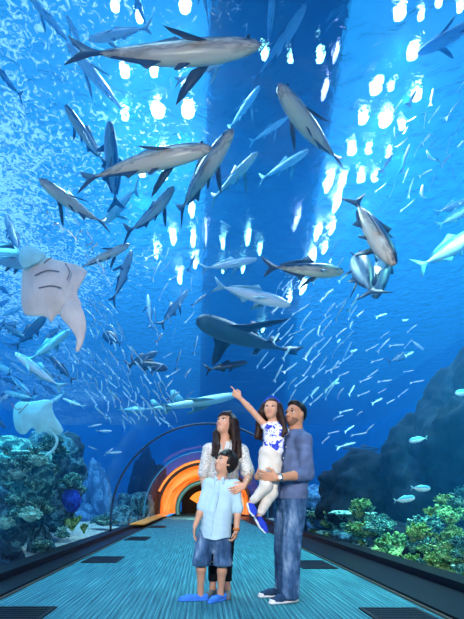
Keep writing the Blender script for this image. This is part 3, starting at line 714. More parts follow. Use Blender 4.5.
# ================================================================ REEF
def rockmat(name, c1, c2, c3, sc_=2.5):
    m, t, out = nt(name)
    tc = N(t, 'TexCoord'); n = N(t, 'TexNoise'); n.inputs['Scale'].default_value = sc_; n.inputs['Detail'].default_value = 7; n.inputs['Roughness'].default_value = .65; n.inputs['Distortion'].default_value = .4
    L(t, tc.outputs['Object'], n.inputs['Vector'])
    c = ramp(t, n.outputs['Fac'], [(.34, c1), (.5, c2), (.58, c3), (.62, c2), (.75, c3)])
    b = N(t, 'BsdfPrincipled'); b.inputs['Roughness'].default_value = .85; b.inputs['Specular IOR Level'].default_value = .15; L(t, c, b.inputs['Base Color'])
    bp = N(t, 'Bump'); bp.inputs['Strength'].default_value = 1; bp.inputs['Distance'].default_value = .08; L(t, n.outputs['Fac'], bp.inputs['Height']); L(t, bp.outputs[0], b.inputs['Normal'])
    L(t, b.outputs[0], out.inputs['Surface']); return m
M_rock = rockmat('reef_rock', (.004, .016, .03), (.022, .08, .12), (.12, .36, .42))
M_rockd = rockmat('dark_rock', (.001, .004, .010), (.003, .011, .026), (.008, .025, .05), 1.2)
M_rockt = rockmat('algae_rock', (.005, .03, .04), (.03, .13, .14), (.22, .62, .5), 3)
M_rockb = rockmat('blue_rock', (.02, .08, .2), (.04, .14, .32), (.15, .4, .7), 2)
_rc = {}
def rock_mesh(seed, mat, rough=.35, sub=4):
    key = (seed, mat.name, rough, sub)
    if key in _rc: return _rc[key]
    bm = bmesh.new(); bmesh.ops.create_icosphere(bm, subdivisions=sub, radius=1); o = Vector((seed*7.3, seed*3.1, seed*1.7))
    for v in bm.verts:
        p = v.co.copy(); d = rough*noise.noise(p*1.1+o)*1.5+rough*.55*abs(noise.noise(p*2.7+o))+rough*.3*noise.noise(p*6+o)+rough*.14*noise.noise(p*14+o)
        v.co = p*(1+d)
    me = bpy.data.meshes.new('rock'); bm.to_mesh(me); bm.free(); me.polygons.foreach_set('use_smooth', [True]*len(me.polygons)); me.materials.append(mat)
    _rc[key] = me; return me
def clear(px, Y, r):
    """push a reef piece back along its line of sight until it clears the tunnel glass"""
    for _ in range(80):
        if abs((px-VX)*Y/FPX-TX)-.8*r*Y/FPX > TR+.12: break
        Y *= 1.02
    return Y
def rock(px, py, Y, rx, rz, seed, mat, lab, group=None, ry=None, name='rock', rough=.35, sub=5, cat='rock', rot=0):
    if Y < 16: Y = clear(px, Y, rx)
    s = Y/FPX; c0 = P(px, py, Y); o = link(name, rock_mesh(seed, mat, rough, sub))
    o.location = c0; o.scale = (rx*s, (ry or rx)*s, rz*s); o.rotation_euler = (0, 0, rot); tag(o, lab, cat, group); return o
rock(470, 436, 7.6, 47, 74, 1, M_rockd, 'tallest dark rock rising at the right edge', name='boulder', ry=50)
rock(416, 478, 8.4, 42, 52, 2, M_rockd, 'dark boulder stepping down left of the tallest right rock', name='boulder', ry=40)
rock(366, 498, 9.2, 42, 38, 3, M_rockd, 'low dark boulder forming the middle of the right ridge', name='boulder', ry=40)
rock(326, 512, 10.5, 28, 22, 4, M_rockb, 'bluish low boulder just right of the man, far off', name='boulder', ry=26)
rock(12, 485, 7.6, 42, 40, 5, M_rockt, 'big teal algae-covered rock mound at the left under the second stingray', name='boulder', ry=30)
rock(55, 468, 9, 28, 30, 6, M_rock, 'sloping reef rock right of the teal mound', name='boulder')
rock(-22, 530, 6.4, 46, 46, 7, M_rock, 'broken rock at the lower left edge', name='boulder', ry=30)
rock(58, 508, 8.2, 24, 20, 8, M_rock, 'mottled rock behind the blue dome coral', name='boulder')
rock(42, 560, 4.9, 16, 34, 9, M_rock, 'steep blue-grey wedge rock standing by the left ledge', name='boulder', ry=9, rough=.2)
rock(98, 508, 15, 15, 44, 10, M_rockb, 'tall blue rock pillar left of the arched seam', name='boulder', rough=.15)
rock(148, 494, 22, 17, 44, 11, M_rockd, 'dark craggy rock outside the glass left of the orange portal', name='boulder', ry=10)
rock(133, 512, 15, 12, 20, 12, M_rock, 'reef rock just inside the arched seam on the left', name='boulder')
rock(120, 520, 11, 14, 13, 13, M_rock, 'low rock at the foot of the arched seam on the left', name='boulder')
rock(356, 541, 8.0, 22, 13, 14, M_rock, 'reef rock under the teal corals on the right', name='boulder')
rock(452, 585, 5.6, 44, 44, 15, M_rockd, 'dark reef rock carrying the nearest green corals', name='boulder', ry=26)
rock(470, 545, 6.6, 36, 30, 16, M_rock, 'reef rock behind the corals at the right edge', name='boulder')
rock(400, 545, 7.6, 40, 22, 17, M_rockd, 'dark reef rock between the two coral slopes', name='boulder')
rnd = random.Random(3)
for side in (-1, 1):
    for i in range(34):
        Y = 8+i*.95+rnd.random(); X = side*min(15.5, 3.4+rnd.random()*(1.5+.42*Y)); r = .35+rnd.random()*(.5+.02*Y)
        if X > 0 and Y < 10: X = abs(X)+1
        o = link('rock', rock_mesh(20+rnd.randrange(5), M_rock if i % 3 else M_rockb, .35, 4)); o.location = (X+TX, Y, .15); o.scale = (r*1.3, r, r*(.7+rnd.random()*.9)); o.rotation_euler = (0, 0, rnd.random()*6)
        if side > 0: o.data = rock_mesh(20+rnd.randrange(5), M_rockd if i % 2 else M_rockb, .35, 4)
        tag(o, 'rock on the sand along the %s side of the tunnel' % ('left' if side < 0 else 'right'), 'rock', 'rocks on the sand, %s side' % ('left' if side < 0 else 'right'))

def coralmat(name, c1, c2, c3):
    m, t, out = nt(name)
    tc = N(t, 'TexCoord'); n = N(t, 'TexNoise'); n.inputs['Scale'].default_value = 2.2; n.inputs['Detail'].default_value = 3; L(t, tc.outputs['Object'], n.inputs['Vector'])
    v = N(t, 'TexVoronoi'); v.inputs['Scale'].default_value = 9; L(t, tc.outputs['Object'], v.inputs['Vector'])
    a = N(t, 'Math', operation='MULTIPLY_ADD'); L(t, v.outputs['Distance'], a.inputs[0]); a.inputs[1].default_value = -.35; L(t, n.outputs['Fac'], a.inputs[2])
    c = ramp(t, a.outputs[0], [(.2, c1), (.36, c2), (.55, c3)])
    b = N(t, 'BsdfPrincipled'); b.inputs['Roughness'].default_value = .8; b.inputs['Specular IOR Level'].default_value = .2; L(t, c, b.inputs['Base Color'])
    bp = N(t, 'Bump'); bp.inputs['Strength'].default_value = .8; bp.inputs['Distance'].default_value = .06; bp.invert = True; L(t, v.outputs['Distance'], bp.inputs['Height']); L(t, bp.outputs[0], b.inputs['Normal'])
    L(t, b.outputs[0], out.inputs['Surface']); return m
M_cg = coralmat('coral_green', (.02, .10, .05), (.18, .48, .18), (.6, .85, .35))
M_ct = coralmat('coral_teal', (.01, .08, .10), (.07, .32, .30), (.4, .8, .65))
M_cy = coralmat('coral_yellow_green', (.04, .16, .03), (.25, .55, .15), (.7, .95, .4))
M_cb = coralmat('coral_blue', (.01, .03, .3), (.02, .08, .7), (.05, .2, 1))
M_cp = coralmat('coral_pale', (.15, .45, .4), (.35, .75, .65), (.6, 1, .85))
_cc = {}
def coral_mesh(seed, mat, kind='knob'):
    key = (seed, mat.name, kind)
    if key in _cc: return _cc[key]
    r = random.Random(seed); s = SDF()
    if kind == 'knob':
        s.ell((0, 0, 0), (.62, .62, .5), .05)
        for i in range(105):
            z = r.uniform(-.3, 1); a = r.random()*6.283; q = math.sqrt(max(0, 1-z*z)); rad = r.uniform(.06, .115); d = r.uniform(.62, 1.0)
            c = Vector((q*math.cos(a)*d, q*math.sin(a)*d, z*d*.85)); s.ell(c, (rad, rad, rad*.8), .02)
            s.cone(c*.5, c, .05, .05, .03)
            for k in range(3):
                e = c+Vector((r.gauss(0, 1), r.gauss(0, 1), r.gauss(.3, 1))).normalized()*rad*.9; s.ell(e, (.045, .045, .045), .015)
        h = .034
    elif kind == 'branch':
        for i in range(22):
            a = r.random()*6.283; q = r.uniform(.15, .75); p0 = Vector((0, 0, -.3)); p1 = Vector((math.cos(a)*q*.6, math.sin(a)*q*.6, r.uniform(.1, .4))); p2 = p1+Vector((math.cos(a)*.25, math.sin(a)*.25, r.uniform(.2, .45)))
            s.chain([p0, p1, p2], [.11, .085, .06], .06)
            for k in range(3):
                t_ = r.random(); b_ = p1.lerp(p2, t_); s.cone(b_, b_+Vector((r.gauss(0, .14), r.gauss(0, .14), .14)), .06, .045, .05)
        h = .04
    elif kind == 'dome':
        s.ell((0, 0, 0), (.9, .8, .85), .05)
        for i in range(14):
            a = r.random()*6.283; z = r.uniform(0, .9); q = math.sqrt(1-z*z); s.ell((q*math.cos(a)*.62, q*math.sin(a)*.55, z*.6), (.33, .33, .33), .12)
        h = .05
    elif kind == 'plate':
        s.ell((0, 0, 0), (.95, .8, .22), .05, rot=Matrix.Rotation(.25, 3, 'X')); s.cone((0, 0, -.6), (0, 0, 0), .2, .3, .2)
        for i in range(12):
            a = i*.523; s.ell((math.cos(a)*.85, math.sin(a)*.72, .06+r.uniform(-.05, .08)), (.24, .24, .1), .12)
        h = .045
    me = s.build('x', mat, None, h=h); d = me.data; bpy.data.objects.remove(me); d.name = 'coral'; _cc[key] = d; return d
def coral(px, py, Y, rx, rz, mat, kind, seed, lab, name='coral', group='corals'):
    Y = clear(px, Y, rx); o = link(name, coral_mesh(seed, mat, kind)); s = Y/FPX; o.location = P(px, py, Y); o.scale = (rx*s, rx*s, rz*s); o.rotation_euler = (0, 0, seed*1.3+px*.1)
    tag(o, lab, 'coral'); return o
CR = [(396, 556, 6.0, 26, 27, M_cg, 'knob', 1, 'big round knobbly green coral in the middle of the right reef'),
      (424, 527, 6.2, 17, 16, M_ct, 'knob', 2, 'teal knobbly coral above and right of the big round one'),
      (448, 515, 6.4, 20, 18, M_cg, 'knob', 3, 'upper green coral head near the right edge'),
      (462, 498, 7.2, 15, 14, M_ct, 'branch', 4, 'teal branching coral topmost at the right edge'),
      (452, 552, 5.3, 22, 21, M_cg, 'knob', 2, 'large green coral at the right edge, below the upper head'),
      (428, 548, 5.5, 13, 13, M_ct, 'knob', 1, 'teal knobbly coral between the big round one and the edge coral'),
      (462, 584, 4.8, 16, 16, M_cg, 'knob', 4, 'lowest green coral in the right corner of the reef'),
      (436, 580, 5.1, 11, 13, M_cy, 'branch', 5, 'yellow-green branching tuft near the right ledge'),
      (402, 578, 5.7, 10, 11, M_cy, 'branch', 6, 'small yellow-green tuft below the big round coral'),
      (377, 560, 6.1, 10, 11, M_cp, 'dome', 7, 'smooth pale green dome at the foot of the big round coral'),
      (352, 514, 8.4, 24, 13, M_cp, 'plate', 8, 'wide flat pale plate coral on the right reef'),
      (335, 524, 7.4, 17, 13, M_ct, 'branch', 9, 'teal branching coral under the left of the plate coral'),
      (362, 530, 7.0, 16, 15, M_cg, 'knob', 5, 'green knobbly coral beneath the plate coral'),
      (352, 549, 6.6, 12, 13, M_cg, 'knob', 6, 'small green coral beside the right ledge'),
      (378, 528, 6.9, 15, 11, M_ct, 'knob', 3, 'low teal coral left of the dark gap'),
      (324, 537, 7.3, 12, 8, M_cp, 'dome', 4, 'pale low coral nearest the man'),
      (412, 568, 5.6, 12, 10, M_ct, 'knob', 7, 'teal coral at the lower right of the big round one'),
      (320, 515, 9.0, 15, 9, M_ct, 'knob', 8, 'distant bluish coral just right of the man\'s jeans'),
      (71, 501, 7.2, 12, 14, M_cb, 'dome', 1, 'bright blue dome coral on the left reef'),
      (72, 526, 6.9, 12, 12, M_cy, 'branch', 2, 'yellow-green branching coral below the blue dome'),
      (84, 530, 7.2, 6, 8, M_cy, 'branch', 3, 'small yellow-green coral right of the larger yellow-green one'),
      (36, 512, 6.4, 12, 18, M_ct, 'branch', 7, 'olive teal bush coral in the left reef centre'),
      (14, 505, 6.2, 15, 16, M_ct, 'knob', 9, 'teal knobbly coral near the left edge'),
      (24, 455, 7.0, 20, 12, M_cp, 'plate', 5, 'pale plate coral on top of the teal mound'),
      (52, 455, 8.2, 18, 12, M_ct, 'knob', 4, 'teal coral cap under the second stingray'),
      (6, 470, 6.8, 17, 14, M_ct, 'knob', 6, 'teal coral clump at the left edge'),
      (62, 535, 6.2, 8, 7, M_ct, 'knob', 2, 'small teal coral on the sand by the wedge rock'),
      (104, 522, 10, 14, 8, M_ct, 'knob', 1, 'distant coral at the foot of the arched seam')]
for a in CR: coral(*a)
rc = random.Random(11)
def bank(n, poly, Yf, size, mats, lab, seed):
    rc = random.Random(seed); pts = []; tries = 0
    while len(pts) < n and tries < 4000:
        tries += 1; x = rc.uniform(min(p[0] for p in poly), max(p[0] for p in poly)); y = rc.uniform(min(p[1] for p in poly), max(p[1] for p in poly))
        if not inside(poly, x, y) or any((x-a)**2+(y-b)**2 < 64 for a, b in pts): continue
        pts.append((x, y)); r = rc.uniform(*size); Y = Yf(x, y)
        o = coral(x, y, Y, r, r*rc.uniform(.8, 1.1), rc.choice(mats), rc.choice(('knob', 'knob', 'branch')), rc.randrange(1, 5), lab); o['group'] = lab
bank(22, [(404, 535), (464, 478), (464, 600), (446, 596), (400, 572)], lambda x, y: max(5.9-.02*(x-400)-.012*(y-540), 2.72*400/(x-202)), (7, 13), [M_cg, M_ct, M_cg, M_cy], 'small knobbly coral in the dense green bank at the lower right', 5)
bank(28, [(312, 512), (365, 505), (405, 535), (395, 566), (350, 552), (312, 535)], lambda x, y: max(7.2, 2.85*400/(x-202)), (6, 11), [M_ct, M_ct, M_cg], 'small bluish coral in the bank between the man and the big round coral', 6)
bank(26, [(398, 566), (425, 560), (468, 552), (472, 600), (464, 606), (440, 594)], lambda x, y: max(2.8*400/(x-202), 4.4), (6, 11), [M_cg, M_ct, M_cg, M_cy], 'small green coral close behind the glass above the right ledge', 9)
rock(-4, 572, 4.9, 32, 28, 18, M_rockd, 'dark rock at the left edge just behind the ledge', name='boulder', ry=12)
bank(26, [(0, 440), (60, 440), (80, 500), (60, 540), (0, 560)], lambda x, y: min(6.2, 8-.02*(y-400)) if y < 500 else 5.9, (6, 12), [M_ct, M_ct, M_ct, M_cp], 'small teal coral growing on the left reef', 7)
for lab, a in (('dark fish resting over the left reef, upper one', (46, 512, 16, 532)), ('dark fish low by the left ledge beneath the upper one', (30, 542, 2, 566)), ('dark fish cut by the left edge above the ledge', (8, 530, -22, 540))):
    fish('grouper', lab, *a, .75, 'dark', 'dark fish at the left reef', mode='v', H=.17, Wd=.12, tail=.14)
# ================================================================ PEOPLE
def _fast_ev(s, X, Y, Z):
    """as SDF.ev, but each primitive only touches its own neighbourhood of the grid"""
    F = np.full(X.shape, .5, np.float32); ax = (X[:, 0, 0], Y[0, :, 0], Z[0, 0, :])
    for p in s.p:
        if p[0] == 'c': lo = np.minimum(p[1], p[2])-max(p[3], p[4])*1.0; hi = np.maximum(p[1], p[2])+max(p[3], p[4])*1.0; k = p[5]
        else: r = p[2].max(); lo, hi, k = p[1]-r, p[1]+r, p[3]
        m = .035+k; sl_ = tuple(slice(max(0, int(np.searchsorted(ax[i], lo[i]-m))-1), int(np.searchsorted(ax[i], hi[i]+m))+1) for i in range(3))
        if any(q.stop <= q.start for q in sl_): continue
        t_ = SDF(); t_.p = [p]
        if p[0] == 'e' and p[5]:
            q = ('e', p[1], p[2], 0, None if p[4] is None else p[4].T, False); t_.p = [('e', p[1], p[2], 0, p[4], False)]
            f = t_.ev(X[sl_], Y[sl_], Z[sl_]); F[sl_] = -smin(-F[sl_], f, p[3])
        else:
            f = t_.ev(X[sl_], Y[sl_], Z[sl_]); F[sl_] = smin(F[sl_], f, k)
    for q in s.post: F = q(F, X, Y, Z)
    return F
def body_build(s, name, mat, parent, h=.006, smooth=1):
    s.ev_, s.ev = s.ev, (lambda X, Y, Z: _fast_ev(s, X, Y, Z)); return s.build(name, mat, parent, h=h, pad=.02, smooth=smooth)
def V3(*a): return Vector(a)
def folds(amp, fx, fz, ph=0.):
    def q(F, X, Y, Z):
        return F+.5*amp*(np.sin(X*fx+np.sin(Z*23+ph)*1.7+Z*fz*.6+ph)*np.sin(Z*fz+np.sin(X*31+Y*17+ph)*1.5)).astype(np.float32)
    return q
def above(z, k=.0):
    return lambda F, X, Y, Z: np.maximum(F, z-Z).astype(np.float32)
def below(z):
    return lambda F, X, Y, Z: np.maximum(F, Z-z).astype(np.float32)
def plane_cut(p, n):          # keep the side the normal points away from
    p, n = Vector(p), Vector(n).normalized()
    return lambda F, X, Y, Z: np.maximum(F, (X-p.x)*n.x+(Y-p.y)*n.y+(Z-p.z)*n.z).astype(np.float32)
def wrinkle(t, b, strength=.7, dist=.03):
    tc = N(t, 'TexCoord'); mp = N(t, 'Mapping'); mp.inputs['Rotation'].default_value = (.5, .7, .3); mp.inputs['Scale'].default_value = (1, 1, .45); L(t, tc.outputs['Object'], mp.inputs['Vector'])
    n = N(t, 'TexNoise'); n.noise_type = 'RIDGED_MULTIFRACTAL'; n.inputs['Scale'].default_value = 9; n.inputs['Detail'].default_value = 2; n.inputs['Distortion'].default_value = .6; L(t, mp.outputs[0], n.inputs['Vector'])
    bp = N(t, 'Bump'); bp.inputs['Strength'].default_value = strength; bp.inputs['Distance'].default_value = dist; L(t, n.outputs['Fac'], bp.inputs['Height']); L(t, bp.outputs[0], b.inputs['Normal'])
def clothmat(name, col, rough=.85, var=.15, vs=14, bump=.7):
    m = simple(name, col, rough, .15, var=var, vscale=vs); b = [n for n in m.node_tree.nodes if n.type == 'BSDF_PRINCIPLED'][0]; wrinkle(m.node_tree, b, bump); return m
def skinmat(name, c):
    m = simple(name, c, .5, .35, var=.07, vscale=18); b = [n for n in m.node_tree.nodes if n.type == 'BSDF_PRINCIPLED'][0]
    b.inputs['Subsurface Weight'].default_value = .12; b.inputs['Subsurface Radius'].default_value = (.02, .008, .005); b.inputs['Subsurface Scale'].default_value = .5; return m
SK_M = skinmat('skin_tan', (.52, .25, .145)); SK_W = skinmat('skin_fair', (.66, .35, .23)); SK_B = skinmat('skin_boy', (.60, .32, .21)); SK_G = skinmat('skin_girl', (.64, .34, .22))
M_white = simple('eye_white', (.85, .83, .8), .2, .5); M_brown = simple('eye_brown', (.02, .01, .006), .1, .7)
def hairmat(name, col):
    m, t, out = nt(name); tc = N(t, 'TexCoord'); mp = N(t, 'Mapping'); mp.inputs['Scale'].default_value = (160, 160, 14); L(t, tc.outputs['Object'], mp.inputs['Vector'])
    n = N(t, 'TexNoise'); n.inputs['Scale'].default_value = 1; n.inputs['Detail'].default_value = 2; L(t, mp.outputs[0], n.inputs['Vector'])
    c = ramp(t, n.outputs['Fac'], [(.3, tuple(x*.4 for x in col)), (.7, tuple(x*1.7 for x in col))])
    b = N(t, 'BsdfPrincipled'); b.inputs['Roughness'].default_value = .5; b.inputs['Specular IOR Level'].default_value = .22; L(t, c, b.inputs['Base Color'])
    bp = N(t, 'Bump'); bp.inputs['Strength'].default_value = .35; bp.inputs['Distance'].default_value = .004; L(t, n.outputs['Fac'], bp.inputs['Height']); L(t, bp.outputs[0], b.inputs['Normal']); L(t, b.outputs[0], out.inputs['Surface']); return m
M_hair = hairmat('hair_black', (.008, .006, .006))
M_hairb = hairmat('hair_dark_brown', (.022, .009, .006))
M_lip = simple('lips_red', (.52, .17, .14), .35, .5); M_lipn = simple('lips_natural', (.48, .2, .15), .45, .4); M_teeth = simple('teeth', (.9, .88, .82), .2, .5)

class Head:
    def __init__(s, c, f, H, up=(0, 0, 1)):
        s.c = Vector(c); s.f = Vector(f).normalized(); u = Vector(up); s.u = (u-s.f*u.dot(s.f)).normalized(); s.l = s.u.cross(s.f); s.H = H
        s.R = Matrix((s.f, s.l, s.u)).transposed()
    def p(s, x, y, z): return s.c+(s.f*x+s.l*y+s.u*z)*s.H
    def e(s, S, c, r, k=.05, cut=False): S.ell(s.p(*c), tuple(q*s.H for q in r), k*s.H, rot=s.R, cut=cut)
def head_sdf(S, h, child=False, nose=1.):
    h.e(S, (-.07, 0, .12), (.42, .335, .38), .1)
    h.e(S, (.07, 0, -.14), (.28, .255 if not child else .27, .31), .15)
    h.e(S, (.17, 0, -.37), (.13, .14, .11), .12)
    for s in (1, -1):
        h.e(S, (.17, s*.14, -.10), (.14, .12, .12), .1); h.e(S, (-.03, s*.335, -.03), (.075, .035, .12), .03)
        h.e(S, (.345, s*.135, .015), (.07, .085, .055), .06, cut=True)
        h.e(S, (.27, s*.14, .10), (.09, .12, .04), .08)
    a, b = h.p(.30, 0, .03), h.p(.30+.12*nose, 0, -.13)
    S.cone(a, b, .035*h.H, .058*h.H, .05*h.H)
    for s in (1, -1): h.e(S, (.35, s*.05, -.14), (.05, .04, .035), .03)
    h.e(S, (.30, 0, -.27), (.07, .11, .05), .05)
def neck_sdf(S, h, base, r): S.cone(h.p(-.08, 0, -.22), base, r, r*1.15, .03)
def face_parts(root, h, lips, smile=False, brow=.014, hair=M_hair, wide=1.):
    for s in (1, -1):
        S = SDF(); h.e(S, (.278, s*.135, .012), (.052, .066*wide, .040*wide), 0); e = body_build(S, 'eye', M_white, root, h=.003)
        S = SDF(); h.e(S, (.327, s*.137+.0, .02), (.022, .033*wide, .035*wide), 0); body_build(S, 'iris', M_brown, e, h=.0022)
        tube('eyebrow', [h.p(.335, s*.055, .10), h.p(.345, s*.13, .135), h.p(.29, s*.23, .105)], [brow*h.H*1.4, brow*h.H*1.8, brow*h.H*.8], hair, root, 6)
        tube('upper_lash', [h.p(.335, s*.07, .045), h.p(.343, s*.135, .066), h.p(.30, s*.205, .035)], .011*h.H, M_brown, root, 6)
    if smile:
        S = SDF(); h.e(S, (.325, 0, -.255), (.045, .088*wide, .024), 0); o = body_build(S, 'teeth', M_teeth, root, h=.003)
        tube('lips', spl([h.p(.30, .12, -.225), h.p(.36, .06, -.232), h.p(.372, 0, -.235), h.p(.36, -.06, -.232), h.p(.30, -.12, -.225)], 3), .013*h.H, lips, root, 6)
        tube('lips', spl([h.p(.30, .12, -.23), h.p(.35, .07, -.275), h.p(.362, 0, -.285), h.p(.35, -.07, -.275), h.p(.30, -.12, -.23)], 3), .016*h.H, lips, root, 6)
    else:
        tube('lips', spl([h.p(.315, .11, -.255), h.p(.365, .05, -.25), h.p(.375, 0, -.256), h.p(.365, -.05, -.25), h.p(.315, -.11, -.255)], 3), .02*h.H, lips, root, 6)
        tube('lips', spl([h.p(.31, .10, -.262), h.p(.36, .05, -.288), h.p(.365, 0, -.295), h.p(.36, -.05, -.288), h.p(.31, -.10, -.262)], 3), .023*h.H, lips, root, 6)
def hand_sdf(S, w, d, side, nrm, sc_=1., curl=(.5, .5, .5, .5), thumb=.5, rf=.0085):
    """w wrist, d finger direction, side = towards the thumb, nrm = palm faces this way"""
    w, d = Vector(w), Vector(d).normalized(); side = Vector(side); side = (side-d*side.dot(d)).normalized(); nrm = d.cross(side)*(1 if d.cross(side).dot(Vector(nrm)) > 0 else -1)
    L0 = .085*sc_; pk = .012
    for t_ in (-.030, -.010, .010, .030):
        S.cone(w+side*t_*.6*sc_+d*.008, w+d*L0+side*t_*sc_, .016*sc_, .013*sc_, pk)
    Ls = ((.042, .026, .021), (.046, .029, .022), (.042, .027, .021), (.034, .021, .018))
    for i, (off, ls) in enumerate(zip((.031, .010, -.011, -.031), Ls)):
        p = w+d*(L0+(-.002, .003, 0, -.008)[i]*sc_)+side*off*sc_; a = 0; dd = d+side*(.10, .03, -.04, -.12)[i]
        dd.normalize(); r = rf*sc_
        for j, l_ in enumerate(ls):
            a += curl[i]*(.75, 1.0, .7)[j]; q = p+(dd*math.cos(a)+nrm*math.sin(a))*l_*sc_
            S.cone(p, q, r*(1.05, .97, .9)[j], r*(.97, .9, .78)[j], .004); p = q
    p = w+d*.018*sc_+side*.026*sc_; a1 = p+(d*.55+side*.75+nrm*.35*thumb).normalized()*.040*sc_; a2 = a1+(d*.85+side*(.35-.6*thumb)+nrm*.5*thumb).normalized()*.030*sc_; a3 = a2+(d*.9+side*(.1-.7*thumb)+nrm*.7*thumb).normalized()*.024*sc_
    S.cone(p, a1, .017*sc_, .0115*sc_, .012); S.cone(a1, a2, .0115*sc_, .010*sc_, .005); S.cone(a2, a3, .010*sc_, .008*sc_, .004)
def shoe_sdf(S, ankle, toe, r, height=.07, sole=None):
    """low shoe from heel to toe on the floor"""
    a, t = Vector(ankle), Vector(toe); d = (t-a); d.z = 0; Lf = d.length; d.normalize(); heel = Vector((a.x, a.y, t.z))-d*.045
    S.cone(heel+V3(0, 0, r*.9), Vector((a.x, a.y, t.z))+d*Lf*.55+V3(0, 0, r*.85), r*.9, r*1.0, .01)
    S.cone(Vector((a.x, a.y, t.z))+d*Lf*.5+V3(0, 0, r*.8), t+V3(0, 0, r*.62)-d*r*.7, r, r*.68, .01)
    return heel, d, Lf

# ------------------------------------------------------------ MAN
def Q(px, py, Y): return P(px, py, Y)
def sub(root, o): return o
def person(label, grp=None): r = empty('person'); tag(r, label, 'person'); return r
jeans = None
m, t, out = nt('denim')
tc = N(t, 'TexCoord'); mp = N(t, 'Mapping'); mp.inputs['Scale'].default_value = (1, 1, .3); L(t, tc.outputs['Object'], mp.inputs['Vector'])
n = N(t, 'TexNoise'); n.inputs['Scale'].default_value = 13; n.inputs['Detail'].default_value = 7; n.inputs['Roughness'].default_value = .6; L(t, mp.outputs[0], n.inputs['Vector'])
c = ramp(t, n.outputs['Fac'], [(.3, (.014, .04, .10)), (.48, (.045, .11, .23)), (.6, (.12, .22, .38)), (.72, (.34, .46, .60))])
b = N(t, 'BsdfPrincipled'); b.inputs['Roughness'].default_value = .9; b.inputs['Specular IOR Level'].default_value = .1; L(t, c, b.inputs['Base Color'])
wrinkle(t, b)
L(t, b.outputs[0], out.inputs['Surface']); M_denim = m
M_chamb = clothmat('chambray', (.105, .15, .28), var=.3, vs=9); M_lblue = clothmat('light_blue_cotton', (.42, .62, .74), var=.08, vs=7); M_cream = clothmat('cream_cotton', (.70, .65, .57), var=.06, vs=6)
M_sdark = clothmat('canvas_navy', (.02, .05, .11)); M_swhite = simple('white_rubber', (.8, .82, .84), .5); M_sblue = clothmat('suede_blue', (.05, .22, .75), var=.2); M_sroyal = clothmat('royal_blue_canvas', (.02, .05, .45))
M_black2 = clothmat('black_legging', (.008, .008, .012)); M_leather = simple('tan_leather', (.5, .16, .04), .5); M_metal = simple('watch_steel', (.4, .42, .45), .25, .5, metallic=.9); M_btn = simple('button', (.8, .85, .9), .4)

man = person('dark-haired man in blue shirt and jeans holding the girl on his arm')
hd = Head(Q(295, 415, 3.56), (-.80, -.60, .16), .228, (-.05, 0, 1))
fb = Vector((-.8, -.6, 0)); lt = Vector((.6, -.8, 0))
ch = Q(293, 452, 3.58); pv = Q(290, 494, 3.58)
LS, RS = Q(304, 441, 3.44), Q(283, 439, 3.72)
LE, RE = Q(307, 474, 3.42), Q(277, 472, 3.70)
LW, RW = Q(276, 478, 3.28), Q(257.5, 477, 3.44)
LH, RH = Q(295, 503, 3.52), Q(285, 502, 3.65); LK, RK = Q(291, 549, 3.48), Q(283, 547, 3.68); LA, RA = Q(290, 590, 3.50), Q(283, 584, 3.72)
S = SDF(); head_sdf(S, hd); nb = Q(295.5, 434, 3.58); neck_sdf(S, hd, nb, .058)
fl_ = (fb, .68)
S.cone(Q(293, 444, 3.58), Q(292, 470, 3.58), .14, .13, .04, fl_); S.cone(Q(292, 470, 3.58), pv, .13, .145, .04, fl_)
S.cone(nb+V3(0, 0, -.03), LS, .055, .05, .04); S.cone(nb+V3(0, 0, -.03), RS, .055, .05, .04)
for a, b_, c_ in ((LS, LE, LW), (RS, RE, RW)): S.cone(a, b_, .052, .042, .02); S.cone(b_, b_.lerp(c_, .35), .042, .044, .02); S.cone(b_.lerp(c_, .35), c_, .044, .029, .02)
for a, b_, c_ in ((LH, LK, LA), (RH, RK, RA)): S.cone(a, b_, .085, .055, .03); S.cone(b_, b_.lerp(c_, .35), .055, .057, .02); S.cone(b_.lerp(c_, .35), c_, .057, .038, .02)
hand_sdf(S, LW, (-1, .05, .18), (-.2, -.2, 1), (0, 1, 0), 1.0, (.5, .55, .6, .65), .25, .0095)
hand_sdf(S, RW, (.40, -.75, .25), (-.2, 0, 1), (1, .3, .0), .95, (.6, .62, .65, .7), .4, .0095)
for a, tp in ((LA, Q(272, 600, 3.44)), (RA, Q(262, 594, 3.68))): S.cone(a, V3(a.x, a.y, .06), .04, .04, .02)
body_build(S, 'body', SK_M, man)
face_parts(man, hd, M_lipn, smile=True, brow=.017)
S = SDF(); hd.e(S, (-.09, 0, .16), (.44, .355, .40), .05); hd.e(S, (.12, 0, .42), (.22, .24, .13), .08)
hd.e(S, (-.12, .0, -.02), (.33, .345, .28), .08)
p0 = hd.p(.16, 0, .06); S.post = [plane_cut(hd.p(.25, 0, .30), hd.f*1.0-hd.u*1.05), folds(.0025, 90, 70)]
S.post.append(lambda F, X, Y, Z: np.maximum(F, -((X-hd.p(-.02, 0, 0).x)*-1*hd.f.x+(Y-hd.p(-.02, 0, 0).y)*-1*hd.f.y+(Z-hd.p(-.02, 0, 0).z)*-1*hd.f.z) - 10).astype(np.float32))
S.post.append(above(hd.p(0, 0, -.24).z))
body_build(S, 'hair', M_hair, man, h=.005)
# short beard shadow along the jaw
S = SDF(); hd.e(S, (.075, 0, -.19), (.285, .268, .285), .05); hd.e(S, (.175, 0, -.375), (.137, .147, .115), .1)
S.post = [plane_cut(hd.p(.1, 0, -.20), hd.u*1-hd.f*.12), lambda F, X, Y, Z: np.maximum(F, -np.sqrt((X-hd.p(.40, 0, -.24).x)**2+(Y-hd.p(.40, 0, -.24).y)**2+(Z-hd.p(.40, 0, -.24).z)**2)+.034).astype(np.float32)]
body_build(S, 'beard', simple('stubble', (.20, .10, .065), .8), man, h=.004)
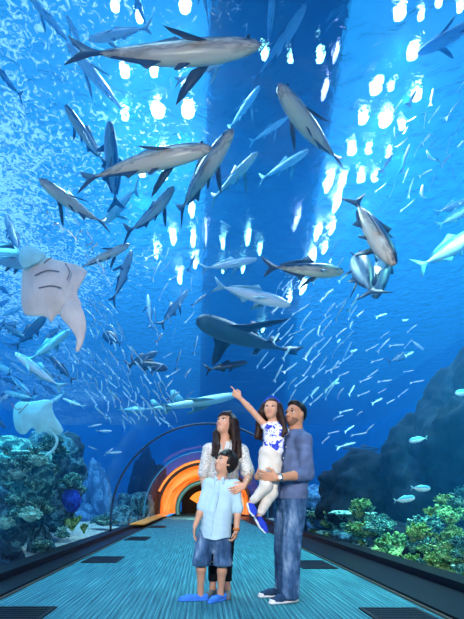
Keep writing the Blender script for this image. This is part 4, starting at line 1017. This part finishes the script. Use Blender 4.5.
# jeans
def legwear(nm, mat, root, pvt, legs, rp, rs, flat, hem=None, fold=.004, top=None, k=.05, h=.006, seed=0):
    S = SDF(); S.cone(pvt+V3(0, 0, .05), pvt+V3(0, 0, -.04), rp, rp*1.02, .03, flat)
    for (a, b_, c_), (r0, r1, r2) in zip(legs, rs):
        S.cone(a, b_, r0, r1, .02); S.cone(b_, c_, r1, r2, .02)
    S.post = [folds(fold, 42, 60, seed)]+([above(hem)] if hem else [])+([below(top)] if top else [])
    return body_build(S, nm, mat, root, h=h)
jn = legwear('jeans', M_denim, man, pv, ((LH, LK, V3(LA.x, LA.y, .05)), (RH, RK, V3(RA.x, RA.y, .06))), .155, ((.105, .082, .082), (.10, .08, .075)), (fb, .75), hem=.035, fold=.006)
# shirt with rolled sleeves
S = SDF(); S.cone(Q(294, 445, 3.58), Q(292, 470, 3.58), .158, .152, .05, (fb, .75)); S.cone(Q(292, 470, 3.58), Q(290, 498, 3.58), .152, .172, .05, (fb, .78))
S.cone(nb+V3(0, 0, -.055), LS, .05, .066, .05); S.cone(nb+V3(0, 0, -.055), RS, .05, .066, .05)
S.cone(LS, LE, .068, .058, .03); S.cone(LE, LE.lerp(LW, .30), .06, .054, .03); S.cone(RS, RE, .066, .056, .03); S.cone(RE, RE.lerp(RW, .3), .058, .05, .03)
S.post = [folds(.006, 38, 46, 1.), above(Q(290, 499, 3.58).z)]
sh = body_build(S, 'shirt', M_chamb, man)
S = SDF(); e = LE.lerp(LW, .30); dd = (LW-LE).normalized(); S.cone(e-dd*.035, e+dd*.004, .060, .058, .01); S.post = [folds(.003, 80, 90)]; body_build(S, 'rolled_cuff', M_chamb, sh)
# collar
S = SDF()
for s in (1, -1):
    S.cone(nb+V3(0, 0, .012)-fb*.035+lt*s*.055, nb+fb*.06+lt*s*.045+V3(0, 0, -.02), .022, .020, .01); S.cone(nb+fb*.06+lt*s*.045+V3(0, 0, -.02), nb+fb*.085+lt*s*.03+V3(0, 0, -.06), .02, .012, .01)
body_build(S, 'collar', M_chamb, sh, h=.005)
tube('placket', spl([nb+fb*.085+V3(0, 0, -.05), Q(287, 452, 3.50), Q(281, 475, 3.49), Q(278, 498, 3.49)]), .008, M_chamb, sh, 6)
for i in range(3):
    q = Q(286-i*2.6, 447+i*11, 3.487); bm = bmesh.new(); bmesh.ops.create_uvsphere(bm, u_segments=8, v_segments=6, radius=.006); bmesh.ops.translate(bm, vec=q, verts=bm.verts); frombm('button', bm, M_btn, sh)
# watch
def band(nm, c0, ax, r, w, mat, root, th=.003):
    ax = Vector(ax).normalized(); u = ax.cross(V3(0, 1, .1)).normalized(); v = ax.cross(u); vs = []; fs = []; n = 20
    for i in range(n):
        a = 2*math.pi*i/n; d = u*math.cos(a)+v*math.sin(a)
        for rr, ww in ((r, -w), (r+th, -w), (r+th, w), (r, w)): vs.append(c0+d*rr+ax*ww)
    for i in range(n):
        for q in range(4): j = (i+1) % n; fs.append((4*i+q, 4*i+(q+1) % 4, 4*j+(q+1) % 4, 4*j+q))
    return mesh(nm, vs, fs, mat, root)
wt_ = band('watch', LW.lerp(LE, .10), LW-LE, .031, .012, M_metal, man, .005)
bm = bmesh.new(); bmesh.ops.create_cone(bm, segments=16, radius1=.018, radius2=.016, depth=.008, cap_ends=True); bmesh.ops.rotate(bm, verts=bm.verts, matrix=Matrix.Rotation(math.pi/2, 3, 'X')); bmesh.ops.translate(bm, vec=LW.lerp(LE, .10)+V3(0, -.036, 0), verts=bm.verts); frombm('watch_dial', bm, M_white, wt_)
def sneakers(root, ankle, toe, r, upper, solem, name='shoe', cap=True, opening=None):
    S = SDF(); heel, d, Lf = shoe_sdf(S, ankle, toe, r); S.post = [above(toe.z+.004)]
    if opening: S.post.append(plane_cut(V3(ankle.x, ankle.y, toe.z+opening)-d*0, (-d.x*.0, -d.y*.0, 1)))
    sh_ = body_build(S, name, upper, root, h=.005)
    S = SDF(); S.chain([heel+V3(0, 0, .012), heel+d*(Lf*.5)+V3(0, 0, .012), Vector(toe)-d*r*.55+V3(0, 0, .012)], [r*.98, r*1.06, r*.82], .01); S.post = [below(toe.z+.02), above(toe.z)]
    body_build(S, 'sole', solem, sh_, h=.005)
    if cap:
        S = SDF(); S.ell(Vector(toe)-d*r*.65+V3(0, 0, r*.55), (r*.75, r*.75, r*.62), 0); S.post = [above(toe.z+.004)]; body_build(S, 'toe_cap', solem, sh_, h=.005)
        for i in range(3):
            q = heel+d*(Lf*(.50+.09*i))+V3(0, 0, r*(1.72-.12*i)); sd_ = V3(-d.y, d.x, 0); tube('lace', [q-sd_*.02, q+V3(0, 0, .005), q+sd_*.02], .004, M_swhite, sh_, 6)
    return sh_
sneakers(man, LA, V3(Q(270, 600, 3.42).x, 3.42, 0), .042, M_sdark, M_swhite)
sneakers(man, RA, V3(Q(259, 594, 3.66).x, 3.66, 0), .042, M_sdark, M_swhite)

# ------------------------------------------------------------ BOY
boy = person('boy in pale blue shirt and denim shorts looking up in front of the woman')
hb = Head(Q(225, 463, 3.5), (-.80, -.42, .42), .208, (.15, 0, 1)); fb = Vector((-.25, -.97, 0)).normalized(); lt = Vector((.97, -.25, 0))
nb = Q(220.5, 478, 3.52); LS, RS = Q(235, 485, 3.5), Q(208.5, 484, 3.52); LE, RE = Q(238, 508, 3.5), Q(202.5, 506, 3.5); LW, RW = Q(236.3, 531, 3.46), Q(195, 526, 3.46)
pv = Q(214, 531, 3.52); LH, RH = Q(221.5, 538, 3.52), Q(205.5, 538, 3.52); LK, RK = Q(222.5, 562, 3.5), Q(201.5, 560, 3.5); LA, RA = Q(220.5, 592, 3.55), Q(200.5, 590, 3.55)
S = SDF(); head_sdf(S, hb, True, .85); neck_sdf(S, hb, nb, .04)
S.cone(Q(221.5, 492, 3.52), Q(217, 515, 3.52), .10, .095, .03, (fb, .7)); S.cone(Q(217, 515, 3.52), pv, .095, .10, .03, (fb, .7))
for a, b_, c_ in ((LS, LE, LW), (RS, RE, RW)): S.cone(nb+V3(0, 0, -.03), a, .035, .034, .03); S.cone(a, b_, .034, .029, .015); S.cone(b_, b_.lerp(c_, .35), .029, .030, .015); S.cone(b_.lerp(c_, .35), c_, .030, .021, .015)
for a, b_, c_ in ((LH, LK, LA), (RH, RK, RA)): S.cone(a, b_, .062, .042, .02); S.cone(b_, b_.lerp(c_, .3), .042, .042, .02); S.cone(b_.lerp(c_, .3), c_, .042, .026, .02); S.cone(c_, V3(c_.x, c_.y, .045), .027, .03, .02)
hand_sdf(S, RW, (-.12, -.1, -1), (-.1, -1, 0), (1, 0, 0), .74, (.25, .3, .32, .35), .3, .009)
hand_sdf(S, LW, (-.18, -.1, -1), (-.4, -1, 0), (-1, .3, 0), .74, (.8, .85, .9, .9), .6, .009)
body_build(S, 'body', SK_B, boy)
face_parts(boy, hb, M_lipn, brow=.012)
def boyhair(root, h, mat):
    S = SDF(); h.e(S, (-.11, 0, .15), (.46, .385, .42), .05); h.e(S, (-.16, 0, -.05), (.34, .36, .3), .1)
    for i in range(7):
        y = -.26+.087*i; S.cone(h.p(.12, y*.8, .48), h.p(.36-.25*abs(y), y, .22+.05*math.sin(i*2.1)), .075*h.H, .03*h.H, .02)
    for s in (1, -1): S.cone(h.p(.05, s*.33, .2), h.p(.04, s*.36, -.02), .06*h.H, .03*h.H, .02)
    q_ = h.p(.13, 0, .0)
    def cut(F, X, Y, Z):
        a = ((X-q_.x)*h.f.x+(Y-q_.y)*h.f.y+(Z-q_.z)*h.f.z)/h.H; b2 = ((X-h.c.x)*h.u.x+(Y-h.c.y)*h.u.y+(Z-h.c.z)*h.u.z)/h.H
        return np.maximum(F, np.minimum(a+.02, .20-b2)*h.H).astype(np.float32)
    S.post = [cut, folds(.003, 80, 65, 2.)]; return body_build(S, 'hair', mat, root, h=.005)
boyhair(boy, hb, M_hair)
S = SDF(); S.cone(Q(221.5, 494, 3.52), Q(217, 515, 3.52), .118, .125, .05, (fb, .75)); S.cone(Q(217, 515, 3.52), Q(214.5, 545, 3.52), .125, .148, .05, (fb, .90))
for a, b_, c_ in ((LS, LE, LW), (RS, RE, RW)): S.cone(nb+V3(0, 0, -.045), a, .038, .048, .04); S.cone(a, b_, .046, .044, .03); S.cone(b_, b_.lerp(c_, .1), .044, .043, .02)
S.post = [folds(.005, 40, 48, 3.), lambda F, X, Y, Z: np.maximum(F, Q(214, 538, 3.52).z-.008*np.cos((X-Q(214, 537, 3.52).x)*30)-Z).astype(np.float32)]
sh = body_build(S, 'shirt', M_lblue, boy)
S = SDF()
for s in (1, -1): S.cone(nb+V3(0, 0, .012)-fb*.025+lt*s*.04, nb+fb*.05+lt*s*.03+V3(0, 0, -.012), .017, .015, .01); S.cone(nb+fb*.05+lt*s*.03+V3(0, 0, -.012), nb+fb*.062+lt*s*.036+V3(0, 0, -.05), .015, .008, .01)
body_build(S, 'collar', M_lblue, sh, h=.005)
tube('placket', spl([nb+fb*.058+V3(0, 0, -.03), Q(218, 495, 3.42), Q(214, 515, 3.41), Q(211, 536, 3.40)]), .007, M_lblue, sh, 6)
for i in range(5):
    q = Q(217.6-i*1.5, 491+i*9.5, 3.402); bm = bmesh.new(); bmesh.ops.create_uvsphere(bm, u_segments=8, v_segments=6, radius=.005); bmesh.ops.translate(bm, vec=q, verts=bm.verts); frombm('button', bm, M_btn, sh)
legwear('shorts', M_denim, boy, pv, ((LH, LK, LK+(LA-LK)*.08), (RH, RK, RK+(RA-RK)*.08)), .125, ((.085, .078, .08), (.085, .078, .08)), (fb, .78), hem=Q(214, 565.5, 3.5).z, fold=.004, top=Q(214, 530, 3.5).z, seed=4)
band('bracelet', LW.lerp(LE, .06), LW-LE, .025, .012, M_leather, boy, .005)
sneakers(boy, RA, V3(Q(179.5, 598, 3.62).x, 3.52, 0), .033, M_sblue, M_sblue, cap=False, opening=.055); sneakers(boy, LA, V3(Q(209, 603, 3.45).x, 3.43, 0), .034, M_sblue, M_sblue, cap=False, opening=.055)

# ------------------------------------------------------------ WOMAN
m, t, out = nt('print_blouse')
tc = N(t, 'TexCoord'); v = N(t, 'TexVoronoi', feature='DISTANCE_TO_EDGE'); v.inputs['Scale'].default_value = 22; n = N(t, 'TexNoise'); n.inputs['Scale'].default_value = 14; n.inputs['Detail'].default_value = 3; L(t, tc.outputs['Object'], n.inputs['Vector'])
mp = N(t, 'MixRGB'); mp.inputs['Fac'].default_value = .35; L(t, tc.outputs['Object'], mp.inputs[1]); L(t, n.outputs['Color'], mp.inputs[2]); L(t, mp.outputs[0], v.inputs['Vector'])
c = ramp(t, v.outputs['Distance'], [(.0, (.10, .11, .12)), (.035, (.30, .31, .30)), (.07, (.72, .70, .66)), (1, (.85, .83, .80))])
b = N(t, 'BsdfPrincipled'); b.inputs['Roughness'].default_value = .85; L(t, c, b.inputs['Base Color']); L(t, b.outputs[0], out.inputs['Surface']); M_blouse = m
wom = person('long-haired woman in white patterned blouse standing behind the boy, looking up')
YW = 3.78
hw = Head(Q(225.5, 424, YW), (-.62, -.62, .42), .222, (.12, .1, 1)); fb = Vector((-.25, -.97, 0)).normalized(); lt = Vector((.97, -.25, 0))
nb = Q(225, 442, YW+.02); LS, RS = Q(241.5, 451, YW), Q(209, 450, YW); LE, RE = Q(249, 477, YW-.10), Q(203.5, 478, YW); LW, RW = Q(244, 486, 3.47), Q(208, 501, YW-.12)
pv = Q(222, 506, YW); LH, RH = Q(229, 512, YW), Q(215, 512, YW); LK, RK = Q(227, 551, YW), Q(215, 550, YW); LA, RA = Q(227, 588, YW-.02), Q(212.5, 587, YW-.02)
S = SDF(); head_sdf(S, hw, False, .85); neck_sdf(S, hw, nb, .044)
S.cone(Q(225, 455, YW), Q(223, 478, YW), .125, .105, .04, (fb, .68)); S.cone(Q(223, 478, YW), pv, .105, .14, .04, (fb, .72))
for a, b_, c_ in ((LS, LE, LW), (RS, RE, RW)): S.cone(nb+V3(0, 0, -.03), a, .04, .042, .03); S.cone(a, b_, .042, .035, .015); S.cone(b_, b_.lerp(c_, .35), .035, .034, .015); S.cone(b_.lerp(c_, .35), c_, .034, .023, .015)
for a, b_, c_ in ((LH, LK, LA), (RH, RK, RA)): S.cone(a, b_, .08, .052, .02); S.cone(b_, b_.lerp(c_, .3), .052, .05, .02); S.cone(b_.lerp(c_, .3), c_, .05, .03, .02); S.cone(c_, V3(c_.x, c_.y, .05), .03, .03, .02)
hand_sdf(S, LW, (-.85, -.30, -.38), (-.3, -.1, .9), (-.1, .9, -.3), .85, (.22, .25, .28, .3), .2, .009)
hand_sdf(S, RW, (.5, -.2, -.8), (.3, -.9, 0), (1, 0, 0), .85, (.4, .4, .4, .4), .3, .009)
body_build(S, 'body', SK_W, wom)
face_parts(wom, hw, M_lip, smile=True, brow=.010, hair=M_hairb)
def longhair(root, h, mat, falls, fringe=True, vol=1.0):
    S = SDF(); h.e(S, (-.10, 0, .15), (.47*vol, .40*vol, .42*vol), .05); h.e(S, (-.2, 0, -.1), (.30, .36, .36), .1)
    q_ = h.p(.12, 0, 0); lim = .24 if fringe else .32
    def cut(F, X, Y, Z):
        a = ((X-q_.x)*h.f.x+(Y-q_.y)*h.f.y+(Z-q_.z)*h.f.z)/h.H; b2 = ((X-h.c.x)*h.u.x+(Y-h.c.y)*h.u.y+(Z-h.c.z)*h.u.z)/h.H; l2 = np.abs((X-h.c.x)*h.l.x+(Y-h.c.y)*h.l.y+(Z-h.c.z)*h.l.z)/h.H
        return np.maximum(F, np.minimum(np.minimum(a, lim-b2), .30-l2)*h.H).astype(np.float32)
    S.post = [cut, folds(.0025, 110, 14, 1.)]
    for pts, r0, r1 in falls: S.chain(pts, [r0+(r1-r0)*i/(len(pts)-1) for i in range(len(pts))], .02)
    o = body_build(S, 'hair', mat, root, h=.005)
    if fringe:
        for i in range(9):
            y = -.29+.0725*i; tube('fringe_lock', spl([h.p(.12, y*.7, .52), h.p(.34-abs(y)*.4, y*.9, .36), h.p(.385-abs(y)*.45, y, .17+abs(y)*.1)], 4), [.05*h.H]*5+[.05*h.H, .045*h.H, .03*h.H, .012*h.H], mat, o, 7)
    return o
longhair(wom, hw, M_hairb, [
    ([hw.p(-.1, .33, .15), Q(236, 430, YW-.02), Q(238, 442, YW-.06), Q(239.5, 456, YW-.10)], .042, .022),
    ([hw.p(-.2, .30, .1), Q(234, 432, YW+.03), Q(235, 446, YW), Q(236, 460, YW-.11)], .045, .024),
    ([hw.p(-.05, .34, .1), Q(233.5, 430, YW-.07), Q(234.5, 442, YW-.10), Q(233, 458, YW-.13)], .03, .016),
    ([hw.p(-.1, -.33, .1), Q(216, 434, YW+.03), Q(214.5, 444, YW-.04), Q(213, 455, YW-.10)], .036, .016),
    ([hw.p(-.05, -.33, .0), Q(218, 437, YW), Q(218.5, 446, YW-.09), Q(216, 458, YW-.13)], .026, .012),
    ([hw.p(-.3, 0, .1), Q(228, 440, YW+.1), Q(228, 452, YW+.1)], .075, .06)])
S = SDF(); S.cone(Q(225, 456, YW), Q(223, 478, YW), .14, .135, .05, (fb, .75)); S.cone(Q(223, 478, YW), Q(222, 512, YW), .135, .165, .05, (fb, .8))
for a, b_, c_ in ((LS, LE, LW), (RS, RE, RW)): S.cone(nb+V3(0, 0, -.05), a, .04, .056, .04); S.cone(a, a.lerp(b_, .80), .06, .066, .03)
S.cone(nb+V3(0, 0, -.02)+lt*.05, nb+V3(0, 0, -.02)-lt*.05, .03, .03, .03)
vq = nb+fb*.09
S.post = [folds(.005, 36, 40, 5.), lambda F, X, Y, Z: np.maximum(F, -np.maximum(np.abs((X-vq.x))-.028*(1+(Z-vq.z)/.12), np.maximum(vq.z-.10-Z, Y-(vq.y+.045)))).astype(np.float32)]
bl = body_build(S, 'blouse', M_blouse, wom)
S = SDF()
for s in (1, -1): S.cone(nb+V3(0, 0, .01)-fb*.02+lt*s*.045, nb+fb*.06+lt*s*.04+V3(0, 0, -.02), .016, .016, .01); S.cone(nb+fb*.06+lt*s*.04+V3(0, 0, -.02), nb+fb*.10+lt*s*.01+V3(0, 0, -.10), .016, .01, .01)
body_build(S, 'collar', M_cream, bl, h=.005)
legwear('leggings', M_black2, wom, pv, ((LH, LK, LA), (RH, RK, RA)), .15, ((.09, .06, .042), (.09, .06, .042)), (fb, .8), hem=.13, fold=.002)
M_flat = simple('grey_leather', (.12, .13, .14), .4)
sneakers(wom, RA, V3(RA.x-.06, YW-.20, 0), .033, M_flat, M_flat, cap=False, opening=.05); sneakers(wom, LA, V3(LA.x-.0, YW-.22, 0), .033, M_flat, M_flat, cap=False, opening=.05)

# ------------------------------------------------------------ GIRL
m, t, out = nt('floral_top')
tc = N(t, 'TexCoord'); v = N(t, 'TexVoronoi'); v.inputs['Scale'].default_value = 20; n = N(t, 'TexNoise'); n.inputs['Scale'].default_value = 26; n.inputs['Detail'].default_value = 2; n.inputs['Distortion'].default_value = 1.2; L(t, tc.outputs['Object'], n.inputs['Vector'])
c = ramp(t, n.outputs['Fac'], [(.40, (.02, .04, .5)), (.46, (.05, .10, .62)), (.49, (.86, .87, .9)), (1, (.9, .9, .92))])
b = N(t, 'BsdfPrincipled'); b.inputs['Roughness'].default_value = .8; L(t, c, b.inputs['Base Color']); L(t, b.outputs[0], out.inputs['Surface']); M_floral = m
girl = person('girl in blue and white floral top carried by the man, pointing up')
YG = 3.42
hg = Head(Q(271, 409, YG), (-.30, -.92, .10), .178, (.10, 0, 1)); fb = Vector((-.45, -.89, 0)).normalized(); lt = Vector((.89, -.45, 0))
nb = Q(273, 421.5, YG+.02); RS, RE, RW = Q(264.5, 425, YG), Q(250, 408.5, YG-.03), Q(239.5, 397.5, YG-.06); LS, LE, LW = Q(283, 429, YG+.06), Q(292, 440, YG+.19), Q(302, 437, YG+.30)
pv = Q(270, 459, YG+.04); RH, RK, RA = Q(266, 463, YG+.03), Q(266, 486, YG-.10), Q(250.5, 504, YG-.04); LH, LK, LA = Q(274, 464, YG+.03), Q(271, 494, YG-.04), Q(258, 517, YG-.02)
S = SDF(); head_sdf(S, hg, True, .7); neck_sdf(S, hg, nb, .033)
S.cone(Q(274, 432, YG+.02), Q(273, 446, YG+.03), .078, .07, .03, (fb, .72)); S.cone(Q(273, 446, YG+.03), pv, .07, .08, .03, (fb, .75))
for a, b_, c_ in ((LS, LE, LW), (RS, RE, RW)): S.cone(nb+V3(0, 0, -.025), a, .026, .029, .02); S.cone(a, b_, .029, .024, .012); S.cone(b_, b_.lerp(c_, .3), .024, .0235, .012); S.cone(b_.lerp(c_, .3), c_, .0235, .017, .012)
for a, b_, c_ in ((LH, LK, LA), (RH, RK, RA)): S.cone(a, b_, .055, .038, .02); S.cone(b_, b_.lerp(c_, .35), .038, .036, .015); S.cone(b_.lerp(c_, .35), c_, .036, .022, .015)
hand_sdf(S, RW, (-.80, -.1, .62), (.45, -.4, .6), (-.4, .5, -.8), .66, (.02, 1.35, 1.4, 1.4), .6, .0095)
hand_sdf(S, LW, (.6, .4, -.6), (.3, 0, .6), (0, -1, 0), .62, (.4, .4, .4, .4), .3, .0095)
toeA, toeB = Q(255, 516, YG-.12), Q(267, 532.5, YG-.09)
S.cone(RA, RA.lerp(toeA, .6), .023, .022, .02); S.cone(LA, LA.lerp(toeB, .6), .023, .022, .02)
body_build(S, 'body', SK_G, girl, h=.0055)
face_parts(girl, hg, M_lip, smile=True, brow=.008, hair=M_hairb, wide=.95)
longhair(girl, hg, M_hairb, [
    ([hg.p(-.1, .33, .2), Q(280, 410, YG-.0), Q(283, 420, YG-.02), Q(286, 432, YG-.04)], .030, .018),
    ([hg.p(-.1, .30, .1), Q(279, 414, YG+.02), Q(281, 424, YG), Q(283, 436, YG-.05)], .030, .014),
    ([hg.p(-.1, -.33, .2), Q(262, 412, YG+.03), Q(259, 424, YG+.05), Q(257, 437, YG+.05)], .032, .024),
    ([hg.p(-.15, -.33, .0), Q(264, 416, YG+.06), Q(260, 428, YG+.08), Q(260, 438, YG+.08)], .032, .022),
    ([hg.p(-.3, 0, .1), Q(272, 418, YG+.09), Q(271, 432, YG+.11)], .06, .05)], fringe=False, vol=1.0)
tube('headband', spl([hg.p(.02, .37, .10), hg.p(.07, .30, .36), hg.p(.10, .12, .52), hg.p(.10, -.12, .52), hg.p(.07, -.30, .36), hg.p(.02, -.37, .10)], 5), .010, M_sroyal, girl, 8)
S = SDF(); S.cone(Q(274, 432, YG+.02), Q(273, 449, YG+.03), .092, .092, .03, (fb, .78))
for a in (LS, RS): S.cone(nb+V3(0, 0, -.035), a+V3(0, 0, -.006), .028, .034, .03)
S.ell(LS.lerp(LE, .15), (.04, .04, .045), .03)
S.post = [folds(.003, 50, 60, 6.)]
tp = body_build(S, 'floral_top', M_floral, girl, h=.0055)
legwear('trousers', M_cream, girl, pv, ((RH, RK, RA.lerp(RK, .22)), (LH, LK, LA.lerp(LK, .22))),   .098, ((.066, .052, .036), (.066, .052, .036)), (fb, .85), fold=.006, top=Q(272, 446, YG).z, h=.0055)
for a, tt in ((RA, toeA), (LA, toeB)):
    d = (tt-a).normalized(); S = SDF(); S.chain([a+d*.015+V3(0, .0, -.0), a.lerp(tt, .55), tt-d*.02], [.030, .031, .022], .015); s_ = body_build(S, 'shoe', M_sroyal, girl, h=.005)
    n_ = V3(-d.z, 0, d.x); n_ = n_ if n_.z < 0 else -n_
    S = SDF(); S.chain([a+d*.0+n_*.022, a.lerp(tt, .55)+n_*.02, tt-d*.012+n_*.012], [.020, .022, .015], .01); body_build(S, 'sole', M_swhite, s_, h=.005)
for r_, b_ in ((man, V3(.76, 3.58, 0)), (boy, V3(.10, 3.52, 0)), (wom, V3(.17, 3.78, 0)), (girl, V3(.58, 3.42, .30))):
    r_.location = b_
    for c_ in r_.children: c_.location = -b_
# ================================================================ LIGHT
# lamps hanging above the open tank, seen through the surface, and glowing strips imitating seam glints
M_lamp = emis('lamp_glass', (.95, 1, 1), 30); M_lampg = emis('lamp_glass_green', (.55, 1, .85), 26); M_glintv = emis('seam_glint_violet', (.6, .55, 1), 9); M_house = simple('lamp_housing', (.2, .2, .2), .5)
LZ = SURF+.45
_lm = {}
def lamp_mesh(kind):
    if kind in _lm: return _lm[kind]
    root = None
    bm = bmesh.new(); r = bmesh.ops.create_uvsphere(bm, u_segments=20, v_segments=10, radius=1)
    bmesh.ops.scale(bm, vec=(1, 1, .35), verts=bm.verts)
    me = bpy.data.meshes.new('lens'); bm.to_mesh(me); bm.free(); me.materials.append({'w': M_lamp, 'g': M_lampg, 'v': M_glintv}[kind])
    bm = bmesh.new(); bmesh.ops.create_cone(bm, segments=20, radius1=1.15, radius2=.5, depth=.9, cap_ends=True); bmesh.ops.translate(bm, vec=(0, 0, .6), verts=bm.verts)
    mh = bpy.data.meshes.new('housing'); bm.to_mesh(mh); bm.free(); mh.materials.append(M_house)
    _lm[kind] = (me, mh); return _lm[kind]
def lamp(px, py, rpx, kind='w', lab='', stretch=1.0):
    Y = (LZ-CH)*FPX/(VY-py); X = (px-VX)*Y/FPX; r = rpx*Y/FPX*.7
    root = empty('lamp_or_seam_glint', (X, Y, LZ)); tag(root, lab, 'lamp', 'lamps above the water and strips imitating seam glints')
    ml, mh = lamp_mesh(kind)
    a = link('lens', ml, root); a.scale = (r, r*stretch, r*.6); b = link('housing', mh, root); b.scale = (r, r*stretch, r)
    return root
for a in [(400, 15, 8), (421, 18, 4, ), (413, 55, 8), (376, 90, 8), (391, 89, 3.5), (417, 98, 6), (363, 121, 6), (385, 123, 8), (402, 128, 4), (352, 152, 6), (369, 152, 4), (388, 156, 3.5),
          (361, 180, 5.5), (375, 180, 4), (439, 5, 4), (460, 10, 4)]:
    lamp(*a, lab='white lamp glaring through the surface at upper right')
for a in [(125, 74, 6.5), (154, 74, 5.5), (158, 113, 9), (188, 113, 9), (185, 8, 8), (125, 118, 5), (186, 90, 5), (165, 155, 5), (142, 175, 5), (140, 20, 5), (165, 178, 4), (115, 8, 6)]:
    lamp(*a, lab='white lamp glaring through the surface at upper left')
for a in [(329, 185, 4, 'w'), (342, 185, 3.5), (337, 205, 4), (318, 235, 3.5), (332, 230, 3), (312, 262, 4), (303, 290, 3.5), (192, 212, 3), (173, 240, 3), (193, 242, 3), (180, 280, 3), (195, 265, 2.5), (156, 255, 2.5), (290, 300, 2.5), (325, 250, 2.5)]:
    lamp(*a[:3], lab='small far lamp stretched to imitate a streak in the ripples', stretch=4)  # lens drawn long so its shape imitates the streak of light
for a in [(265, 57, 5), (291, 61, 3.5), (320, 60, 5)]: lamp(*a, kind='g', lab='greenish lamp glowing near the top centre')
for a in [(206, 235, 1.3, 20), (325, 92, 3.5, 4), (336, 55, 3, 4), (297, 222, 2.4, 9)]: lamp(*a[:3], kind='v', lab='violet-white glowing strip imitating a glint on the acrylic seams', stretch=a[3])  # glowing strips stand in for glints along the acrylic seams, not lamps
for a in [(223, 245, 2.5), (248, 240, 3), (223, 270, 2), (243, 270, 2), (260, 252, 2), (258, 345, 2.5), (263, 330, 2)]: lamp(*a, kind='g', lab='small yellow-green lamp in the deep blue centre', stretch=4.5)

def area(name, loc, rot, sx, sy, e, col):
    l = bpy.data.lights.new(name, 'AREA'); l.shape = 'RECTANGLE'; l.size = sx; l.size_y = sy; l.energy = e; l.color = col
    o = bpy.data.objects.new(name, l); COL.objects.link(o); o.location = loc; o.rotation_euler = rot; return o
def aim(o, target):
    d = Vector(target)-o.location; o.rotation_euler = d.to_track_quat('-Z', 'Y').to_euler()
# metal-halide beams of the brightest lamps over the two bright halves of the tank
def spot(i, px, py, e, col):
    Y = (LZ-CH)*FPX/(VY-py); l = bpy.data.lights.new('beam', 'SPOT'); l.energy = e*12; l.color = col; l.spot_size = 2.4; l.spot_blend = .8; l.shadow_soft_size = .12
    o = bpy.data.objects.new('beam', l); COL.objects.link(o); o.location = ((px-VX)*Y/FPX, Y, SURF-.12)
    l.specular_factor = 1
for i, (x, y) in enumerate(((125, 74), (158, 113), (188, 113), (185, 8), (140, 20), (142, 175))): spot(i, x, y, BANK_L, (.6, .95, 1))
for i, (x, y) in enumerate(((400, 15), (376, 90), (402, 128), (363, 121), (361, 180), (413, 55))): spot(i, x, y, BANK_R, (.6, .85, 1))
l = bpy.data.lights.new('froth_sun', 'SUN'); l.energy = 2.6; l.angle = .15; l.color = (.85, .97, 1); o = bpy.data.objects.new('froth_sun', l); COL.objects.link(o); o.rotation_euler = (.25, -.2, 0); o.location = (0, 5, 14)  # unseen sun added to brighten the white flecks on the surface
# photographer's soft white light behind the camera, inside the tunnel
l = area('key_softbox', (-.9, -.6, 2.3), (0, 0, 0), .7, .7, KEY, (1, .95, .9)); aim(l, (.2, 3.7, 1.1)); l.data.spread = 2.2
l = area('fill_softbox', (1.3, .2, 1.9), (0, 0, 0), .5, .5, FILL, (1, .94, .88)); aim(l, (.4, 3.7, 1.0)); l.data.spread = 2.2
# warm lights added inside the tunnel to bring out the portal and ledge orange
l = area('portal_fill', (TX, Y1-3, 1.0), (-math.pi/2, 0, 0), 1.2, 1.2, 260, (1, .6, .35)); aim(l, (TX, Y1+2, .9))
l = area('ledge_fill', (TX, 17.5, 2.5), (0, 0, 0), 2.0, 4, 30, (1, .7, .45))
sc.cycles.max_bounces = 8; sc.cycles.volume_bounces = 1; sc.cycles.transparent_max_bounces = 32
sc.cycles.diffuse_bounces = 2; sc.cycles.glossy_bounces = 2
sc.cycles.sample_clamp_indirect = 3; sc.cycles.sample_clamp_direct = 0
sc.cycles.use_denoising = True
sc.cycles.caustics_reflective = False
l = area('reef_fill_right', (4.3, 4.6, 6.2), (0, 0, 0), 1.5, 1.5, REEF, (.3, 1, .72)); aim(l, (3.9, 6, .5)); l.data.spread = 1.5  # unseen light added over the right reef to brighten its corals
l = area('reef_fill_left', (-4.2, 5.6, 6.2), (0, 0, 0), 1.5, 1.5, REEF*.45, (.12, .75, 1)); aim(l, (-3.6, 6.8, .5)); l.data.spread = 1.5  # weaker unseen light added likewise over the left reef
